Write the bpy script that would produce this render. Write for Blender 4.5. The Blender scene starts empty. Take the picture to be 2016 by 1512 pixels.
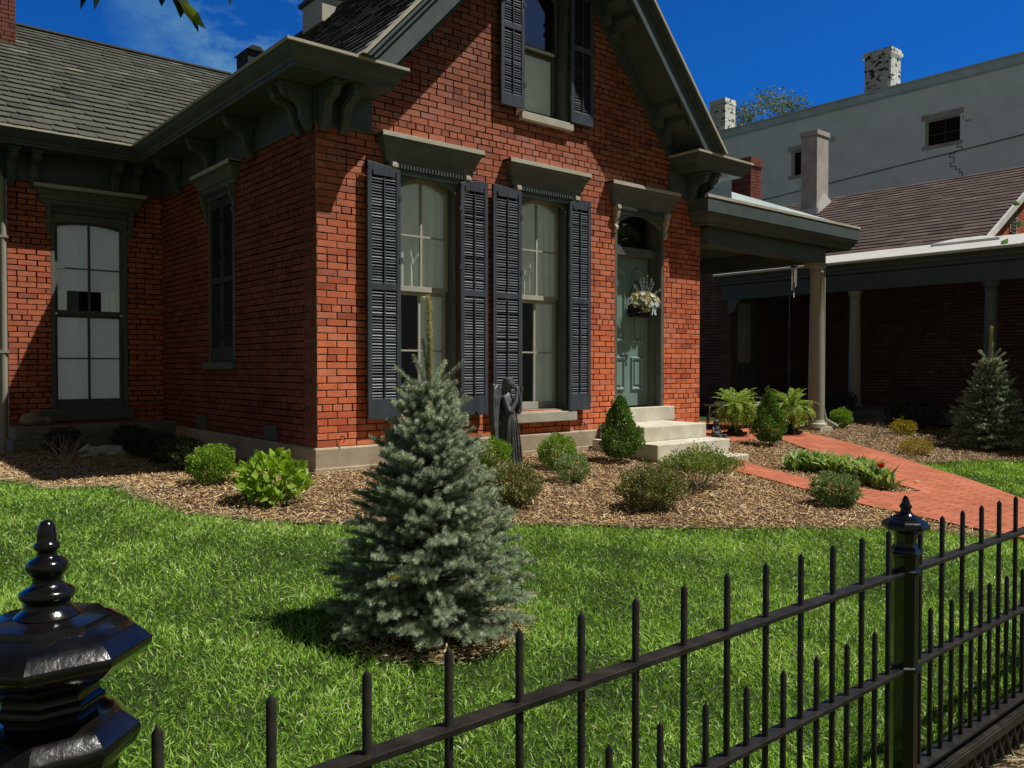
import bpy, bmesh, math, random
import numpy as np
from math import sin, cos, pi, radians, sqrt
random.seed(7)
RNG = np.random.default_rng(11)
SC = bpy.context.scene
COL = SC.collection
R2 = random.uniform

# ------------------------------------------------------------------ materials
def nodes(name):
    m = bpy.data.materials.new(name); m.use_nodes = True
    nt = m.node_tree
    for n in list(nt.nodes):
        if n.type != 'OUTPUT_MATERIAL': nt.nodes.remove(n)
    out = [n for n in nt.nodes if n.type == 'OUTPUT_MATERIAL'][0]
    return m, nt, out
def N(nt, t, **kw):
    n = nt.nodes.new(t)
    for k, v in kw.items(): setattr(n, k, v)
    return n
def ramp(nt, fac, stops, interp='LINEAR'):
    r = N(nt, 'ShaderNodeValToRGB'); r.color_ramp.interpolation = interp
    e = r.color_ramp.elements
    while len(e) < len(stops): e.new(0.5)
    for i, (p, c) in enumerate(stops):
        e[i].position = p; e[i].color = (c[0], c[1], c[2], 1)
    nt.links.new(fac, r.inputs['Fac']); return r.outputs['Color']
def mulc(nt, a, b, fac=1.0, mode='MULTIPLY'):
    m = N(nt, 'ShaderNodeMix', data_type='RGBA', blend_type=mode)
    m.inputs[0].default_value = fac
    for s, v in ((m.inputs[6], a), (m.inputs[7], b)):
        if isinstance(v, tuple): s.default_value = (*v, 1)
        else: nt.links.new(v, s)
    return m.outputs[2]
def noise(nt, co, scale, detail=4, rough=.6, stretch=None):
    n = N(nt, 'ShaderNodeTexNoise'); n.inputs['Scale'].default_value = scale
    n.inputs['Detail'].default_value = detail; n.inputs['Roughness'].default_value = rough
    if stretch:
        mp = N(nt, 'ShaderNodeMapping'); mp.inputs['Scale'].default_value = stretch
        nt.links.new(co, mp.inputs[0]); co = mp.outputs[0]
    nt.links.new(co, n.inputs['Vector']); return n.outputs['Fac']
def pm(name, cols, rough=.65, var=.25, nscale=6, bump=.15, bscale=90, attr=False, spec=.3,
       coat=0, metal=0, bdist=.002, stretch=None, grime=None, transl=0, rvar=.1):
    """cols: one colour, or a list spread over the per-piece value 'rnd' (attr=True) or a noise."""
    m, nt, out = nodes(name)
    co = N(nt, 'ShaderNodeTexCoord').outputs['Object']
    if isinstance(cols, tuple): cols = [cols, cols]
    if attr:
        f = N(nt, 'ShaderNodeAttribute', attribute_name='rnd').outputs['Fac']
    else:
        f = noise(nt, co, nscale * .5, 5, .6, stretch)
    stops = [((i / (len(cols) - 1)) * (1 if attr else .5) + (0 if attr else .25), c) for i, c in enumerate(cols)]
    c = ramp(nt, f, stops)
    n1 = noise(nt, co, nscale, 6, .65, stretch)
    c = mulc(nt, c, ramp(nt, n1, [(.25, (1 - var,) * 3), (.75, (1 + var * .6,) * 3)]))
    if grime:
        n2 = noise(nt, co, 1.3, 8, .7)
        c2 = mulc(nt, c, grime)
        mm = N(nt, 'ShaderNodeMix', data_type='RGBA'); nt.links.new(c, mm.inputs[6]); nt.links.new(c2, mm.inputs[7])
        r = ramp(nt, n2, [(.42, (0, 0, 0)), (.68, (1, 1, 1))]); nt.links.new(r, mm.inputs[0]); c = mm.outputs[2]
    b = N(nt, 'ShaderNodeBsdfPrincipled')
    nt.links.new(c, b.inputs['Base Color'])
    rr = N(nt, 'ShaderNodeMapRange'); rr.inputs[3].default_value = max(.02, rough - rvar); rr.inputs[4].default_value = min(1, rough + rvar)
    nt.links.new(n1, rr.inputs[0]); nt.links.new(rr.outputs[0], b.inputs['Roughness'])
    b.inputs['Specular IOR Level'].default_value = spec; b.inputs['Metallic'].default_value = metal
    b.inputs['Coat Weight'].default_value = coat; b.inputs['Coat Roughness'].default_value = .06
    if bump:
        bn = N(nt, 'ShaderNodeBump'); bn.inputs['Strength'].default_value = bump; bn.inputs['Distance'].default_value = bdist
        nt.links.new(noise(nt, co, bscale, 5, .6, stretch), bn.inputs['Height'])
        nt.links.new(bn.outputs[0], b.inputs['Normal'])
    sh = b.outputs[0]
    if transl:
        tr = N(nt, 'ShaderNodeBsdfTranslucent'); nt.links.new(mulc(nt, c, (1.25, 1.25, .6)), tr.inputs[0])
        mx = N(nt, 'ShaderNodeMixShader'); mx.inputs[0].default_value = transl
        nt.links.new(sh, mx.inputs[1]); nt.links.new(tr.outputs[0], mx.inputs[2]); sh = mx.outputs[0]
    nt.links.new(sh, out.inputs['Surface'])
    return m
def glass(name, tint=(.86, .90, .88), rough=.01, refl=1.0):
    m, nt, out = nodes(name)
    co = N(nt, 'ShaderNodeTexCoord').outputs['Object']
    t = N(nt, 'ShaderNodeBsdfTransparent'); t.inputs[0].default_value = (*tint, 1)
    g = N(nt, 'ShaderNodeBsdfGlossy'); g.inputs['Roughness'].default_value = rough
    bn = N(nt, 'ShaderNodeBump'); bn.inputs['Strength'].default_value = .05; bn.inputs['Distance'].default_value = .01
    nt.links.new(noise(nt, co, 3.5, 2), bn.inputs['Height']); nt.links.new(bn.outputs[0], g.inputs['Normal'])
    ge = N(nt, 'ShaderNodeNewGeometry'); dp = N(nt, 'ShaderNodeVectorMath', operation='DOT_PRODUCT')
    nt.links.new(ge.outputs['Normal'], dp.inputs[0]); nt.links.new(ge.outputs['Incoming'], dp.inputs[1])
    def mt(op, a, b=None):
        q = N(nt, 'ShaderNodeMath', operation=op)
        for k, v in enumerate((a, b)):
            if v is None: continue
            if isinstance(v, (int, float)): q.inputs[k].default_value = v
            else: nt.links.new(v, q.inputs[k])
        return q.outputs[0]
    sch = mt('ADD', mt('MULTIPLY', mt('POWER', mt('SUBTRACT', 1.0, mt('ABSOLUTE', dp.outputs['Value'])), 5.0), .95), .06)
    mr = N(nt, 'ShaderNodeMath', operation='MULTIPLY'); mr.inputs[1].default_value = refl; mr.use_clamp = True
    nt.links.new(sch, mr.inputs[0])
    mx = N(nt, 'ShaderNodeMixShader'); nt.links.new(mr.outputs[0], mx.inputs[0])
    nt.links.new(t.outputs[0], mx.inputs[1]); nt.links.new(g.outputs[0], mx.inputs[2])
    nt.links.new(mx.outputs[0], out.inputs['Surface']); return m

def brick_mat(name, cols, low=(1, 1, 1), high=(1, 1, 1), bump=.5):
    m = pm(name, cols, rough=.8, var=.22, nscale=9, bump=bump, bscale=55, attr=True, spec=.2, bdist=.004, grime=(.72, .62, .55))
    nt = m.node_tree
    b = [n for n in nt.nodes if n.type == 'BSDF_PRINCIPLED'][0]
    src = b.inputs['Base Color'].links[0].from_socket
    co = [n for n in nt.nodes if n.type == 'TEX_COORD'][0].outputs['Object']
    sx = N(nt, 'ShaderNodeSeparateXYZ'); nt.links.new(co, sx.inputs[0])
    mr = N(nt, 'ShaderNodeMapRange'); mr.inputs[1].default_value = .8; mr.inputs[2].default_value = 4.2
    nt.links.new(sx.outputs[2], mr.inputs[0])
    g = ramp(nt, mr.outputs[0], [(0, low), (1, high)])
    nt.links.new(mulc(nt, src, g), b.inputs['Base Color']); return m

M = {}
M['brick'] = brick_mat('brick_painted', [(.46, .12, .065), (.66, .165, .075), (.84, .215, .085), (.80, .26, .14), (.58, .17, .10)], high=(.46, .66, .95))  # high: vignette falloff put into the colour of the upper bricks
M['mortar'] = pm('mortar', [(.60, .34, .22), (.98, .88, .74)], var=.4, nscale=14, bump=.6, bscale=120, rough=.95)
M['brick_side'] = brick_mat('brick_side', [(.17, .055, .036), (.24, .068, .042), (.30, .09, .055), (.21, .068, .046)])  # painted-over side brick, darkened further in the colour to deepen its shade
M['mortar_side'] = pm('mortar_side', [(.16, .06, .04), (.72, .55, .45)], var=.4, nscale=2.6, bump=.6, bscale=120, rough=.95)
M['brick_wing'] = brick_mat('brick_wing', [(.42, .115, .06), (.54, .15, .075), (.60, .19, .10), (.38, .12, .08)])
M['mortar_wing'] = pm('mortar_wing', [(.50, .36, .28), (.62, .50, .40)], var=.3, nscale=10, bump=.6, bscale=120, rough=.95)
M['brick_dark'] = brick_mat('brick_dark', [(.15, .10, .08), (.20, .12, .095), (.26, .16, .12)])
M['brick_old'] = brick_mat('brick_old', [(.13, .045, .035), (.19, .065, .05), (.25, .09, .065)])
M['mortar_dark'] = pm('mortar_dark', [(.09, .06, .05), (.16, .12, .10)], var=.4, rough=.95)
M['trim'] = pm('trim_paint', [(.115, .128, .112), (.145, .157, .137)], rough=.5, var=.12, nscale=5, bump=.25, bscale=45, spec=.35, grime=(.8, .8, .76))
M['trim_shaded'] = pm('trim_paint_shaded', [(.075, .098, .096), (.095, .12, .115)], rough=.5, var=.12, nscale=5, bump=.25, bscale=45, spec=.35, grime=(.8, .8, .76))  # same trim paint, its shade under eaves and hoods put into the colour
M['trim_lit'] = pm('trim_paint_lit', [(.47, .45, .36), (.53, .51, .42)], rough=.55, var=.1, nscale=9, bump=.3, bscale=50, grime=(.85, .82, .74))  # same trim paint, its sunlit tone put into the colour
M['sash'] = pm('sash_paint', [(.42, .41, .33), (.47, .46, .38)], rough=.5, var=.1, nscale=9, bump=.15)
M['sash_dark'] = pm('sash_paint_dark', (.115, .12, .10), rough=.5, var=.15, nscale=9, bump=.15)
M['shutter'] = pm('shutter_paint', [(.046, .058, .072), (.066, .080, .096)], rough=.42, var=.22, nscale=12, bump=.4, bscale=60, stretch=(1, 1, .25), spec=.5)
M['shutter_old'] = pm('shutter_paint_old', [(.035, .038, .042), (.055, .06, .062)], rough=.6, var=.2, nscale=12, bump=.3, bscale=60)
M['stone'] = pm('foundation_stone', [(.42, .34, .235), (.50, .42, .31)], rough=.85, var=.18, nscale=4, bump=.35, bscale=50, bdist=.004, grime=(.72, .68, .6))
M['step'] = pm('step_stone', [(.56, .54, .45), (.68, .655, .55)], rough=.8, var=.14, nscale=5, bump=.35, bscale=70, grime=(.82, .78, .68))
M['stone_dark'] = pm('ledge_stone', [(.20, .185, .15), (.26, .24, .20)], rough=.85, var=.2, nscale=4, bump=.4, bscale=60, grime=(.7, .7, .65))
M['slate'] = pm('roof_tile', [(.042, .044, .036), (.070, .072, .056), (.078, .080, .062), (.083, .085, .066), (.088, .090, .068), (.092, .094, .072), (.17, .165, .115)], rough=.85, var=.2, nscale=30, bump=.5, bscale=200, attr=True)
M['slate_dark'] = pm('roof_shingle_dark', [(.035, .038, .038), (.06, .063, .06), (.05, .052, .05)], rough=.85, var=.25, nscale=20, bump=.5, bscale=200, attr=True)
M['shingle_brown'] = pm('roof_shingle_brown', [(.070, .048, .044), (.10, .068, .060), (.12, .085, .075), (.15, .11, .095)], rough=.9, var=.25, nscale=20, bump=.5, bscale=200, attr=True)
M['door'] = pm('door_paint', [(.17, .265, .24), (.19, .29, .26)], rough=.4, var=.1, nscale=5, bump=.15, bscale=40, spec=.45)
M['dark'] = pm('room_dark', (.012, .012, .012), rough=.9, bump=0)
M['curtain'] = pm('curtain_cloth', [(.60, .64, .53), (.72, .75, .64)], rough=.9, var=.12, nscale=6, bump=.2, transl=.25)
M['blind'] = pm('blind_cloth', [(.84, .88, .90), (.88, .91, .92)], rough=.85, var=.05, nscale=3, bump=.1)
M['glass'] = glass('window_glass')
M['glass_sky'] = glass('window_glass_sky', tint=(.25, .3, .33), refl=4.0)
M['black_paint'] = pm('black_gloss_paint', [(.004, .0038, .0034), (.008, .0075, .0065)], rough=.16, var=.4, nscale=30, bump=.30, bscale=60, spec=.5, coat=.5, rvar=.07)
M['rail_paint'] = pm('black_rail_paint', [(.012, .011, .009), (.034, .030, .022)], rough=.42, var=.5, nscale=18, bump=.3, bscale=110, spec=.32, coat=.08)
M['white_wall'] = pm('white_wall_paint', [(.76, .84, .81), (.82, .88, .86)], rough=.8, var=.08, nscale=1.2, bump=.3, bscale=20, grime=(.9, .92, .9))
M['coping'] = pm('coping_metal', [(.46, .56, .57), (.56, .66, .67)], rough=.5, var=.15, nscale=3, bump=.1)
M['stucco'] = pm('chimney_stucco', [(.40, .365, .335), (.50, .46, .42)], rough=.9, var=.2, nscale=3, bump=.4, bscale=40, grime=(.8, .76, .72))
M['white_peel'] = pm('white_peeling_brick', [(.62, .62, .56), (.72, .71, .64)], rough=.85, var=.15, nscale=5, bump=.5, bscale=40)
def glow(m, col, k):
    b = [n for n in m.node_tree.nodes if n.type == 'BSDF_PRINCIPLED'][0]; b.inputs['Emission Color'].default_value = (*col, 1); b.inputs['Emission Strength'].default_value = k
glow(M['curtain'], (.64, .70, .62), .125); glow(M['blind'], (.8, .88, .95), .055)     # faint emission added so the shaded cloth reads pale
def peeling(m):
    nt = m.node_tree; b = [n for n in nt.nodes if n.type == 'BSDF_PRINCIPLED'][0]; src = b.inputs['Base Color'].links[0].from_socket
    co = [n for n in nt.nodes if n.type == 'TEX_COORD'][0].outputs['Object']
    f = ramp(nt, noise(nt, co, 3.2, 4, .55, (1.2, 1.2, 2.6)), [(.56, (0, 0, 0)), (.60, (1, 1, 1))])
    mm = N(nt, 'ShaderNodeMix', data_type='RGBA'); nt.links.new(f, mm.inputs[0]); nt.links.new(src, mm.inputs[6]); mm.inputs[7].default_value = (.05, .045, .04, 1)
    nt.links.new(mm.outputs[2], b.inputs['Base Color'])
peeling(M['white_peel'])
M['white_metal'] = pm('white_gutter_metal', [(.60, .60, .56), (.70, .70, .66)], rough=.4, var=.1, nscale=4, bump=.1)
M['path'] = None
M['bark'] = pm('bark', [(.10, .075, .05), (.18, .14, .10)], rough=.9, var=.3, nscale=30, bump=.6, bscale=120, bdist=.004)
M['twig'] = pm('bare_twig', [(.34, .27, .19), (.46, .38, .28)], rough=.8, var=.25, nscale=30, bump=.3)
M['statue'] = pm('weathered_bronze_resin', [(.04, .043, .048), (.11, .115, .125)], rough=.5, var=.35, nscale=14, bump=.5, bscale=45, bdist=.004, spec=.5)
M['statue_white'] = pm('white_garden_stone', [(.50, .49, .45), (.62, .60, .56)], rough=.85, var=.15, nscale=12, bump=.4, bscale=60)
M['urn'] = pm('urn_iron', (.018, .018, .018), rough=.5, var=.4, nscale=14, bump=.4)
M['wicker'] = pm('chair_mesh', [(.07, .055, .045), (.13, .105, .085)], rough=.7, var=.3, nscale=60, bump=.6, bscale=160)
M['table_top'] = pm('table_top_wood', [(.42, .37, .30), (.52, .46, .38)], rough=.6, var=.2, nscale=9)
M['rock'] = pm('field_rock', [(.22, .17, .12), (.42, .35, .27)], rough=.9, var=.3, nscale=14, bump=.7, bscale=30, bdist=.01)
M['downpipe'] = pm('downpipe_paint', (.30, .29, .23), rough=.45, var=.12, nscale=5, bump=.1)
M['hook'] = pm('iron_hook', (.02, .018, .016), rough=.5, bump=.2)
M['peel'] = pm('exposed_old_brick', (.05, .045, .042), rough=.9, bump=.3)
# plants (colour spread by per-leaf value)
def leafm(name, cols, tr=.25, rough=.5, spec=.35): return pm(name, cols, rough=rough, var=.2, nscale=30, bump=0, attr=True, spec=spec, transl=tr)
M['grass'] = leafm('grass_blade', [(.05, .11, .014), (.16, .32, .035), (.32, .55, .07), (.52, .76, .16), (.86, .85, .5)], .35, .5, .45)
M['straw'] = leafm('dry_straw', [(.42, .34, .18), (.58, .50, .30)], .1)
M['mulch'] = leafm('mulch_chip', [(.17, .09, .035), (.44, .27, .12), (.70, .47, .23), (.90, .67, .37), (.98, .86, .60)], .0, .9, .15)
M['soil'] = pm('mulch_soil', [(.045, .026, .016), (.12, .07, .04)], rough=.95, var=.5, nscale=40, bump=.8, bscale=120, bdist=.01)
M['turf'] = pm('turf_ground', [(.02, .035, .008), (.045, .075, .015)], rough=.95, var=.4, nscale=20, bump=.8, bscale=120, bdist=.01)
M['needle'] = leafm('spruce_needle', [(.10, .14, .10), (.25, .32, .24), (.43, .51, .40), (.64, .72, .58), (.86, .90, .68)], .2, .5, .4)
M['needle_lead'] = leafm('spruce_leader_needle', [(.30, .30, .16), (.50, .48, .27), (.70, .64, .40)], .1)
M['needle_tip'] = leafm('spruce_bud', [(.50, .33, .12), (.62, .42, .18)], .1)
M['box'] = leafm('boxwood_leaf', [(.06, .13, .012), (.13, .25, .018), (.22, .38, .03), (.34, .50, .05)], .3)
M['box_dark'] = leafm('boxwood_leaf_dark', [(.018, .03, .01), (.03, .05, .014), (.04, .07, .02)], .1)  # shaded copy of the boxwood leaf, shade put into the colour
M['box_sage'] = leafm('sage_shrub_leaf', [(.10, .17, .05), (.20, .30, .11), (.32, .43, .19)], .25)
M['lime'] = leafm('hydrangea_leaf', [(.18, .32, .03), (.26, .42, .045), (.33, .50, .06)], .35)
M['barberry'] = leafm('barberry_leaf', [(.07, .09, .028), (.15, .19, .055), (.26, .30, .10), (.24, .17, .08), (.44, .46, .22)], .2)
M['arbor'] = leafm('arborvitae_leaf', [(.05, .12, .02), (.12, .25, .04), (.22, .38, .07)], .2)
M['euon'] = leafm('euonymus_leaf', [(.10, .15, .035), (.20, .27, .065), (.32, .38, .13), (.42, .46, .20)], .25)
M['fern'] = leafm('fern_leaf', [(.14, .26, .035), (.27, .44, .06), (.40, .56, .10), (.55, .60, .20)], .35)
M['gold'] = leafm('gold_leaf', [(.20, .17, .02), (.36, .28, .02), (.50, .36, .03)], .3)
M['tulip_leaf'] = leafm('tulip_leaf', [(.15, .28, .07), (.28, .43, .13), (.45, .58, .25)], .3)
M['tulip'] = leafm('tulip_petal', [(.65, .03, .02), (.75, .05, .03)], .3)
M['magnolia'] = leafm('magnolia_leaf', [(.02, .035, .012), (.30, .38, .05)], .4)
M['far_leaf'] = leafm('far_tree_leaf', [(.05, .10, .05), (.09, .15, .06), (.15, .20, .07), (.22, .22, .08)], .3)
M['flower'] = leafm('silk_flower', [(.72, .62, .42), (.80, .78, .62), (.60, .62, .20), (.42, .46, .66), (.76, .60, .40)], .2)
M['flower_blue'] = leafm('silk_lavender', [(.35, .38, .52), (.62, .64, .72)], .2)
M['yellow_leaf'] = leafm('fallen_leaf', [(.65, .52, .22), (.70, .58, .28)], .2)

def path_mat():
    m, nt, out = nodes('brick_paver')
    co = N(nt, 'ShaderNodeTexCoord').outputs['Object']
    mp = N(nt, 'ShaderNodeMapping'); mp.inputs['Rotation'].default_value = (0, 0, radians(90)); nt.links.new(co, mp.inputs[0])
    b = N(nt, 'ShaderNodeTexBrick'); nt.links.new(mp.outputs[0], b.inputs['Vector'])
    b.inputs['Color1'].default_value = (.54, .175, .095, 1); b.inputs['Color2'].default_value = (.45, .14, .075, 1)
    b.inputs['Mortar'].default_value = (.20, .075, .045, 1); b.inputs['Scale'].default_value = 1
    b.inputs['Mortar Size'].default_value = .006; b.inputs['Brick Width'].default_value = .20; b.inputs['Row Height'].default_value = .10
    b.inputs['Mortar Smooth'].default_value = .3
    c = mulc(nt, b.outputs['Color'], ramp(nt, noise(nt, co, 2.2, 9, .75), [(.32, (.70, .66, .62)), (.55, (1, 1, 1)), (.72, (1.15, 1.22, 1.28))]))
    c = mulc(nt, c, ramp(nt, noise(nt, co, 60, 4, .7), [(.3, (.88,) * 3), (.7, (1.08,) * 3)]))
    p = N(nt, 'ShaderNodeBsdfPrincipled'); nt.links.new(c, p.inputs['Base Color']); p.inputs['Roughness'].default_value = .85
    p.inputs['Specular IOR Level'].default_value = .2
    bn = N(nt, 'ShaderNodeBump'); bn.inputs['Strength'].default_value = .5; bn.inputs['Distance'].default_value = .004; bn.invert = True
    nt.links.new(b.outputs['Fac'], bn.inputs['Height']); nt.links.new(bn.outputs[0], p.inputs['Normal'])
    nt.links.new(p.outputs[0], out.inputs['Surface']); return m
M['path'] = path_mat()

# ------------------------------------------------------------------ object helpers
def tag(o, label=None, cat=None, group=None, kind=None):
    if label: o['label'] = label
    if cat: o['category'] = cat
    if group: o['group'] = group
    if kind: o['kind'] = kind
    return o
def empty(name, loc=(0, 0, 0), rz=0, **kw):
    o = bpy.data.objects.new(name, None); COL.objects.link(o); o.location = loc; o.rotation_euler = (0, 0, rz)
    o.empty_display_size = .1
    return tag(o, **kw)
def link(name, me, mats, parent):
    for m in (mats if isinstance(mats, (list, tuple)) else [mats]): me.materials.append(M[m] if isinstance(m, str) else m)
    o = bpy.data.objects.new(name, me); COL.objects.link(o)
    if parent: o.parent = parent
    return o
def world_loc(o):
    x = y = z = 0
    while o: x += o.location.x; y += o.location.y; z += o.location.z; o = o.parent
    return (x, y, z)
def ident(u, d, z): return (u, d, z)
class MB:
    def __init__(s, P=ident): s.v = []; s.f = []; s.m = []; s.r = []; s.P = P
    def vert(s, u, d, z): s.v.append(s.P(u, d, z)); return len(s.v) - 1
    def face(s, idx, mi=0, r=.5): s.f.append(idx); s.m.append(mi); s.r.append(r)
    def poly(s, pts, mi=0, r=.5): s.face([s.vert(*p) for p in pts], mi, r)
    def box(s, u0, u1, d0, d1, z0, z1, mi=0, r=.5, skip=()):
        i = [s.vert(u, d, z) for z in (z0, z1) for d in (d0, d1) for u in (u0, u1)]
        F = {'b': (0, 1, 3, 2), 't': (4, 6, 7, 5), 'f': (0, 4, 5, 1), 'k': (2, 3, 7, 6), 'l': (0, 2, 6, 4), 'r': (1, 5, 7, 3)}
        for k, q in F.items():
            if k not in skip: s.face([i[a] for a in q], mi, r)
    def prism(s, pts, fn, a, b, mi=0, r=.5):
        """pts 2D polygon; fn(p,q,t)->(u,d,z); extruded t=a..b"""
        A = [s.vert(*fn(p, q, a)) for p, q in pts]; B = [s.vert(*fn(p, q, b)) for p, q in pts]
        n = len(pts); s.face(A[::-1], mi, r); s.face(B, mi, r)
        for k in range(n): s.face([A[k], A[(k + 1) % n], B[(k + 1) % n], B[k]], mi, r)
    def tube(s, pts, rad, n=8, mi=0, r=.5, cap=True):
        pts = [np.array(p, float) for p in pts]; rings = []
        rads = rad if isinstance(rad, (list, tuple)) else [rad] * len(pts)
        ref = None
        for i, p in enumerate(pts):
            t = pts[min(i + 1, len(pts) - 1)] - pts[max(i - 1, 0)]; t /= (np.linalg.norm(t) + 1e-9)
            if ref is None: ref = np.array([1, 0, 0.]) if abs(t[0]) < .8 else np.array([0, 1., 0])
            a = ref - t * ref.dot(t); a /= np.linalg.norm(a); b = np.cross(t, a); ref = a
            rings.append([s.vert(*(p + (a * cos(2 * pi * k / n) + b * sin(2 * pi * k / n)) * rads[i])) for k in range(n)])
        for i in range(len(rings) - 1):
            for k in range(n): s.face([rings[i][k], rings[i][(k + 1) % n], rings[i + 1][(k + 1) % n], rings[i + 1][k]], mi, r)
        if cap: s.face(rings[0][::-1], mi, r); s.face(rings[-1], mi, r)
    def lathe(s, cx, cy, prof, n=24, mi=0, rot=0, r=.5, sx=1, sy=1):
        rings = [[s.vert(cx + sx * q * cos(rot + 2 * pi * k / n), cy + sy * q * sin(rot + 2 * pi * k / n), z) for k in range(n)] for q, z in prof]
        for i in range(len(rings) - 1):
            for k in range(n): s.face([rings[i][k], rings[i][(k + 1) % n], rings[i + 1][(k + 1) % n], rings[i + 1][k]], mi, r)
        s.face(rings[0][::-1], mi, r); s.face(rings[-1], mi, r)
    def ball(s, c, rx, ry, rz, n=12, mi=0, r=.5, rough=0):
        rows = []
        for i in range(n // 2 + 1):
            th = pi * i / (n // 2); rr = sin(th); row = []
            for k in range(n):
                j = 1 + (random.uniform(-rough, rough) if rough else 0)
                row.append(s.vert(c[0] + rx * rr * cos(2 * pi * k / n) * j, c[1] + ry * rr * sin(2 * pi * k / n) * j, c[2] - rz * cos(th) * j))
            rows.append(row)
        for i in range(n // 2):
            for k in range(n): s.face([rows[i][k], rows[i][(k + 1) % n], rows[i + 1][(k + 1) % n], rows[i + 1][k]], mi, r)
    def sweep(s, prof, path, mi=0):
        """prof [(out,z)] closed polygon, path plan points; out is to the right of travel, mitred"""
        n = len(path); rings = []
        for i, p in enumerate(path):
            def nrm(a, b):
                dx, dy = b[0] - a[0], b[1] - a[1]; L = sqrt(dx * dx + dy * dy); return (dy / L, -dx / L)
            n0 = nrm(path[i - 1], p) if i > 0 else nrm(p, path[i + 1])
            n1 = nrm(p, path[i + 1]) if i < n - 1 else n0
            mx, my = n0[0] + n1[0], n0[1] + n1[1]; k = 2 / (mx * mx + my * my)
            rings.append([s.vert(p[0] + mx * k * o, p[1] + my * k * o, z) for o, z in prof])
        q = len(prof)
        for i in range(n - 1):
            for k in range(q): s.face([rings[i][k], rings[i][(k + 1) % q], rings[i + 1][(k + 1) % q], rings[i + 1][k]], mi)
        s.face(rings[0][::-1], mi); s.face(rings[-1], mi)
    def build(s, name, mats, parent=None, smooth=False, bevel=0, attr=False, remesh=0, angle=40):
        me = bpy.data.meshes.new(name)
        L = world_loc(parent)
        me.from_pydata([(x - L[0], y - L[1], z - L[2]) for x, y, z in s.v], [], s.f)
        me.polygons.foreach_set('material_index', s.m)
        bm = bmesh.new(); bm.from_mesh(me); bmesh.ops.recalc_face_normals(bm, faces=bm.faces); bm.to_mesh(me); bm.free()
        if attr:
            a = me.attributes.new('rnd', 'FLOAT', 'FACE'); a.data.foreach_set('value', s.r)
        if smooth: me.polygons.foreach_set('use_smooth', [True] * len(me.polygons))
        o = link(name, me, mats, parent)
        if smooth and not remesh:
            try: me.set_sharp_from_angle(angle=radians(angle))
            except Exception: pass
        if bevel:
            b = o.modifiers.new('bevel', 'BEVEL'); b.width = bevel; b.segments = 2; b.limit_method = 'ANGLE'; b.angle_limit = radians(35)
        if remesh:
            r = o.modifiers.new('fuse', 'REMESH'); r.mode = 'VOXEL'; r.voxel_size = remesh; r.use_smooth_shade = True
            c = o.modifiers.new('soft', 'SMOOTH'); c.factor = .5; c.iterations = 2
        return o
def copy_tree(o, parent=None):
    c = o.copy(); COL.objects.link(c); c.parent = parent
    for ch in list(o.children): copy_tree(ch, c)
    return c

# fast triangle soup
def np_mesh(name, V, F, mats, parent=None, rnd=None, mi=None, local=False):
    me = bpy.data.meshes.new(name)
    V = np.asarray(V, np.float32).reshape(-1, 3); F = np.asarray(F, np.int32).reshape(-1, 3)
    if parent and not local: V = V - np.array(world_loc(parent), np.float32)
    me.vertices.add(len(V)); me.vertices.foreach_set('co', V.ravel())
    me.loops.add(F.size); me.loops.foreach_set('vertex_index', F.ravel())
    me.polygons.add(len(F)); me.polygons.foreach_set('loop_start', np.arange(0, F.size, 3, dtype=np.int32))
    if mi is not None: me.polygons.foreach_set('material_index', np.asarray(mi, np.int32))
    me.update()
    if rnd is not None:
        a = me.attributes.new('rnd', 'FLOAT', 'FACE'); a.data.foreach_set('value', np.asarray(rnd, np.float32))
    return link(name, me, mats, parent)
def basis(D, spin=None):
    D = D / (np.linalg.norm(D, axis=1, keepdims=True) + 1e-9)
    r = RNG.normal(size=D.shape) if spin is None else spin
    X = np.cross(r, D); X /= (np.linalg.norm(X, axis=1, keepdims=True) + 1e-9)
    Yv = np.cross(D, X)
    return np.stack([X, Yv, D], axis=2)       # columns x,y,z
def scatter(tmpl, P, B, S, rnd=None, jit=.0):
    """tmpl (v,f): leaf along +z; instance at P with basis B, scale S"""
    tv, tf = tmpl; n = len(P)
    S = np.asarray(S, float)
    if S.ndim == 1: S = np.repeat(S[:, None], 3, 1)
    V = np.einsum('nij,nvj->nvi', B, tv[None] * S[:, None, :]) + P[:, None, :]
    F = tf[None] + (np.arange(n) * len(tv))[:, None, None]
    r = RNG.random(n) if rnd is None else rnd
    return V.reshape(-1, 3), F.reshape(-1, 3), np.repeat(r, len(tf))
def merge(parts):
    V = []; F = []; R = []; o = 0
    for v, f, r in parts: V.append(v); F.append(f + o); R.append(r); o += len(v)
    return np.concatenate(V), np.concatenate(F), np.concatenate(R)
T_LEAF = (np.array([[0, 0, 0], [-.33, .05, .45], [.33, .05, .45], [0, .0, 1], [0, -.06, .5]], float), np.array([[0, 4, 1], [0, 2, 4], [1, 4, 3], [4, 2, 3]]))
T_LEAF2 = (np.array([[0, 0, 0], [0, .06, .3], [0, .04, .65], [0, -.12, 1], [-.30, .16, .28], [.30, .16, .28], [-.33, .12, .6], [.33, .12, .6]], float),
           np.array([[0, 1, 4], [0, 5, 1], [4, 1, 2], [4, 2, 6], [1, 5, 7], [1, 7, 2], [6, 2, 3], [2, 7, 3]]))
T_NEED = (np.array([[-.5, 0, 0], [.5, 0, 0], [0, 0, 1]], float), np.array([[0, 1, 2]]))
T_BLADE = [(np.array([[-.5, 0, 0], [.5, 0, 0], [-.42, b * .25, .5], [.42, b * .25, .5], [0, b, 1 - .25 * b]], float), np.array([[0, 1, 3], [0, 3, 2], [2, 3, 4]])) for b in (.15, .4, .7)]
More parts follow.
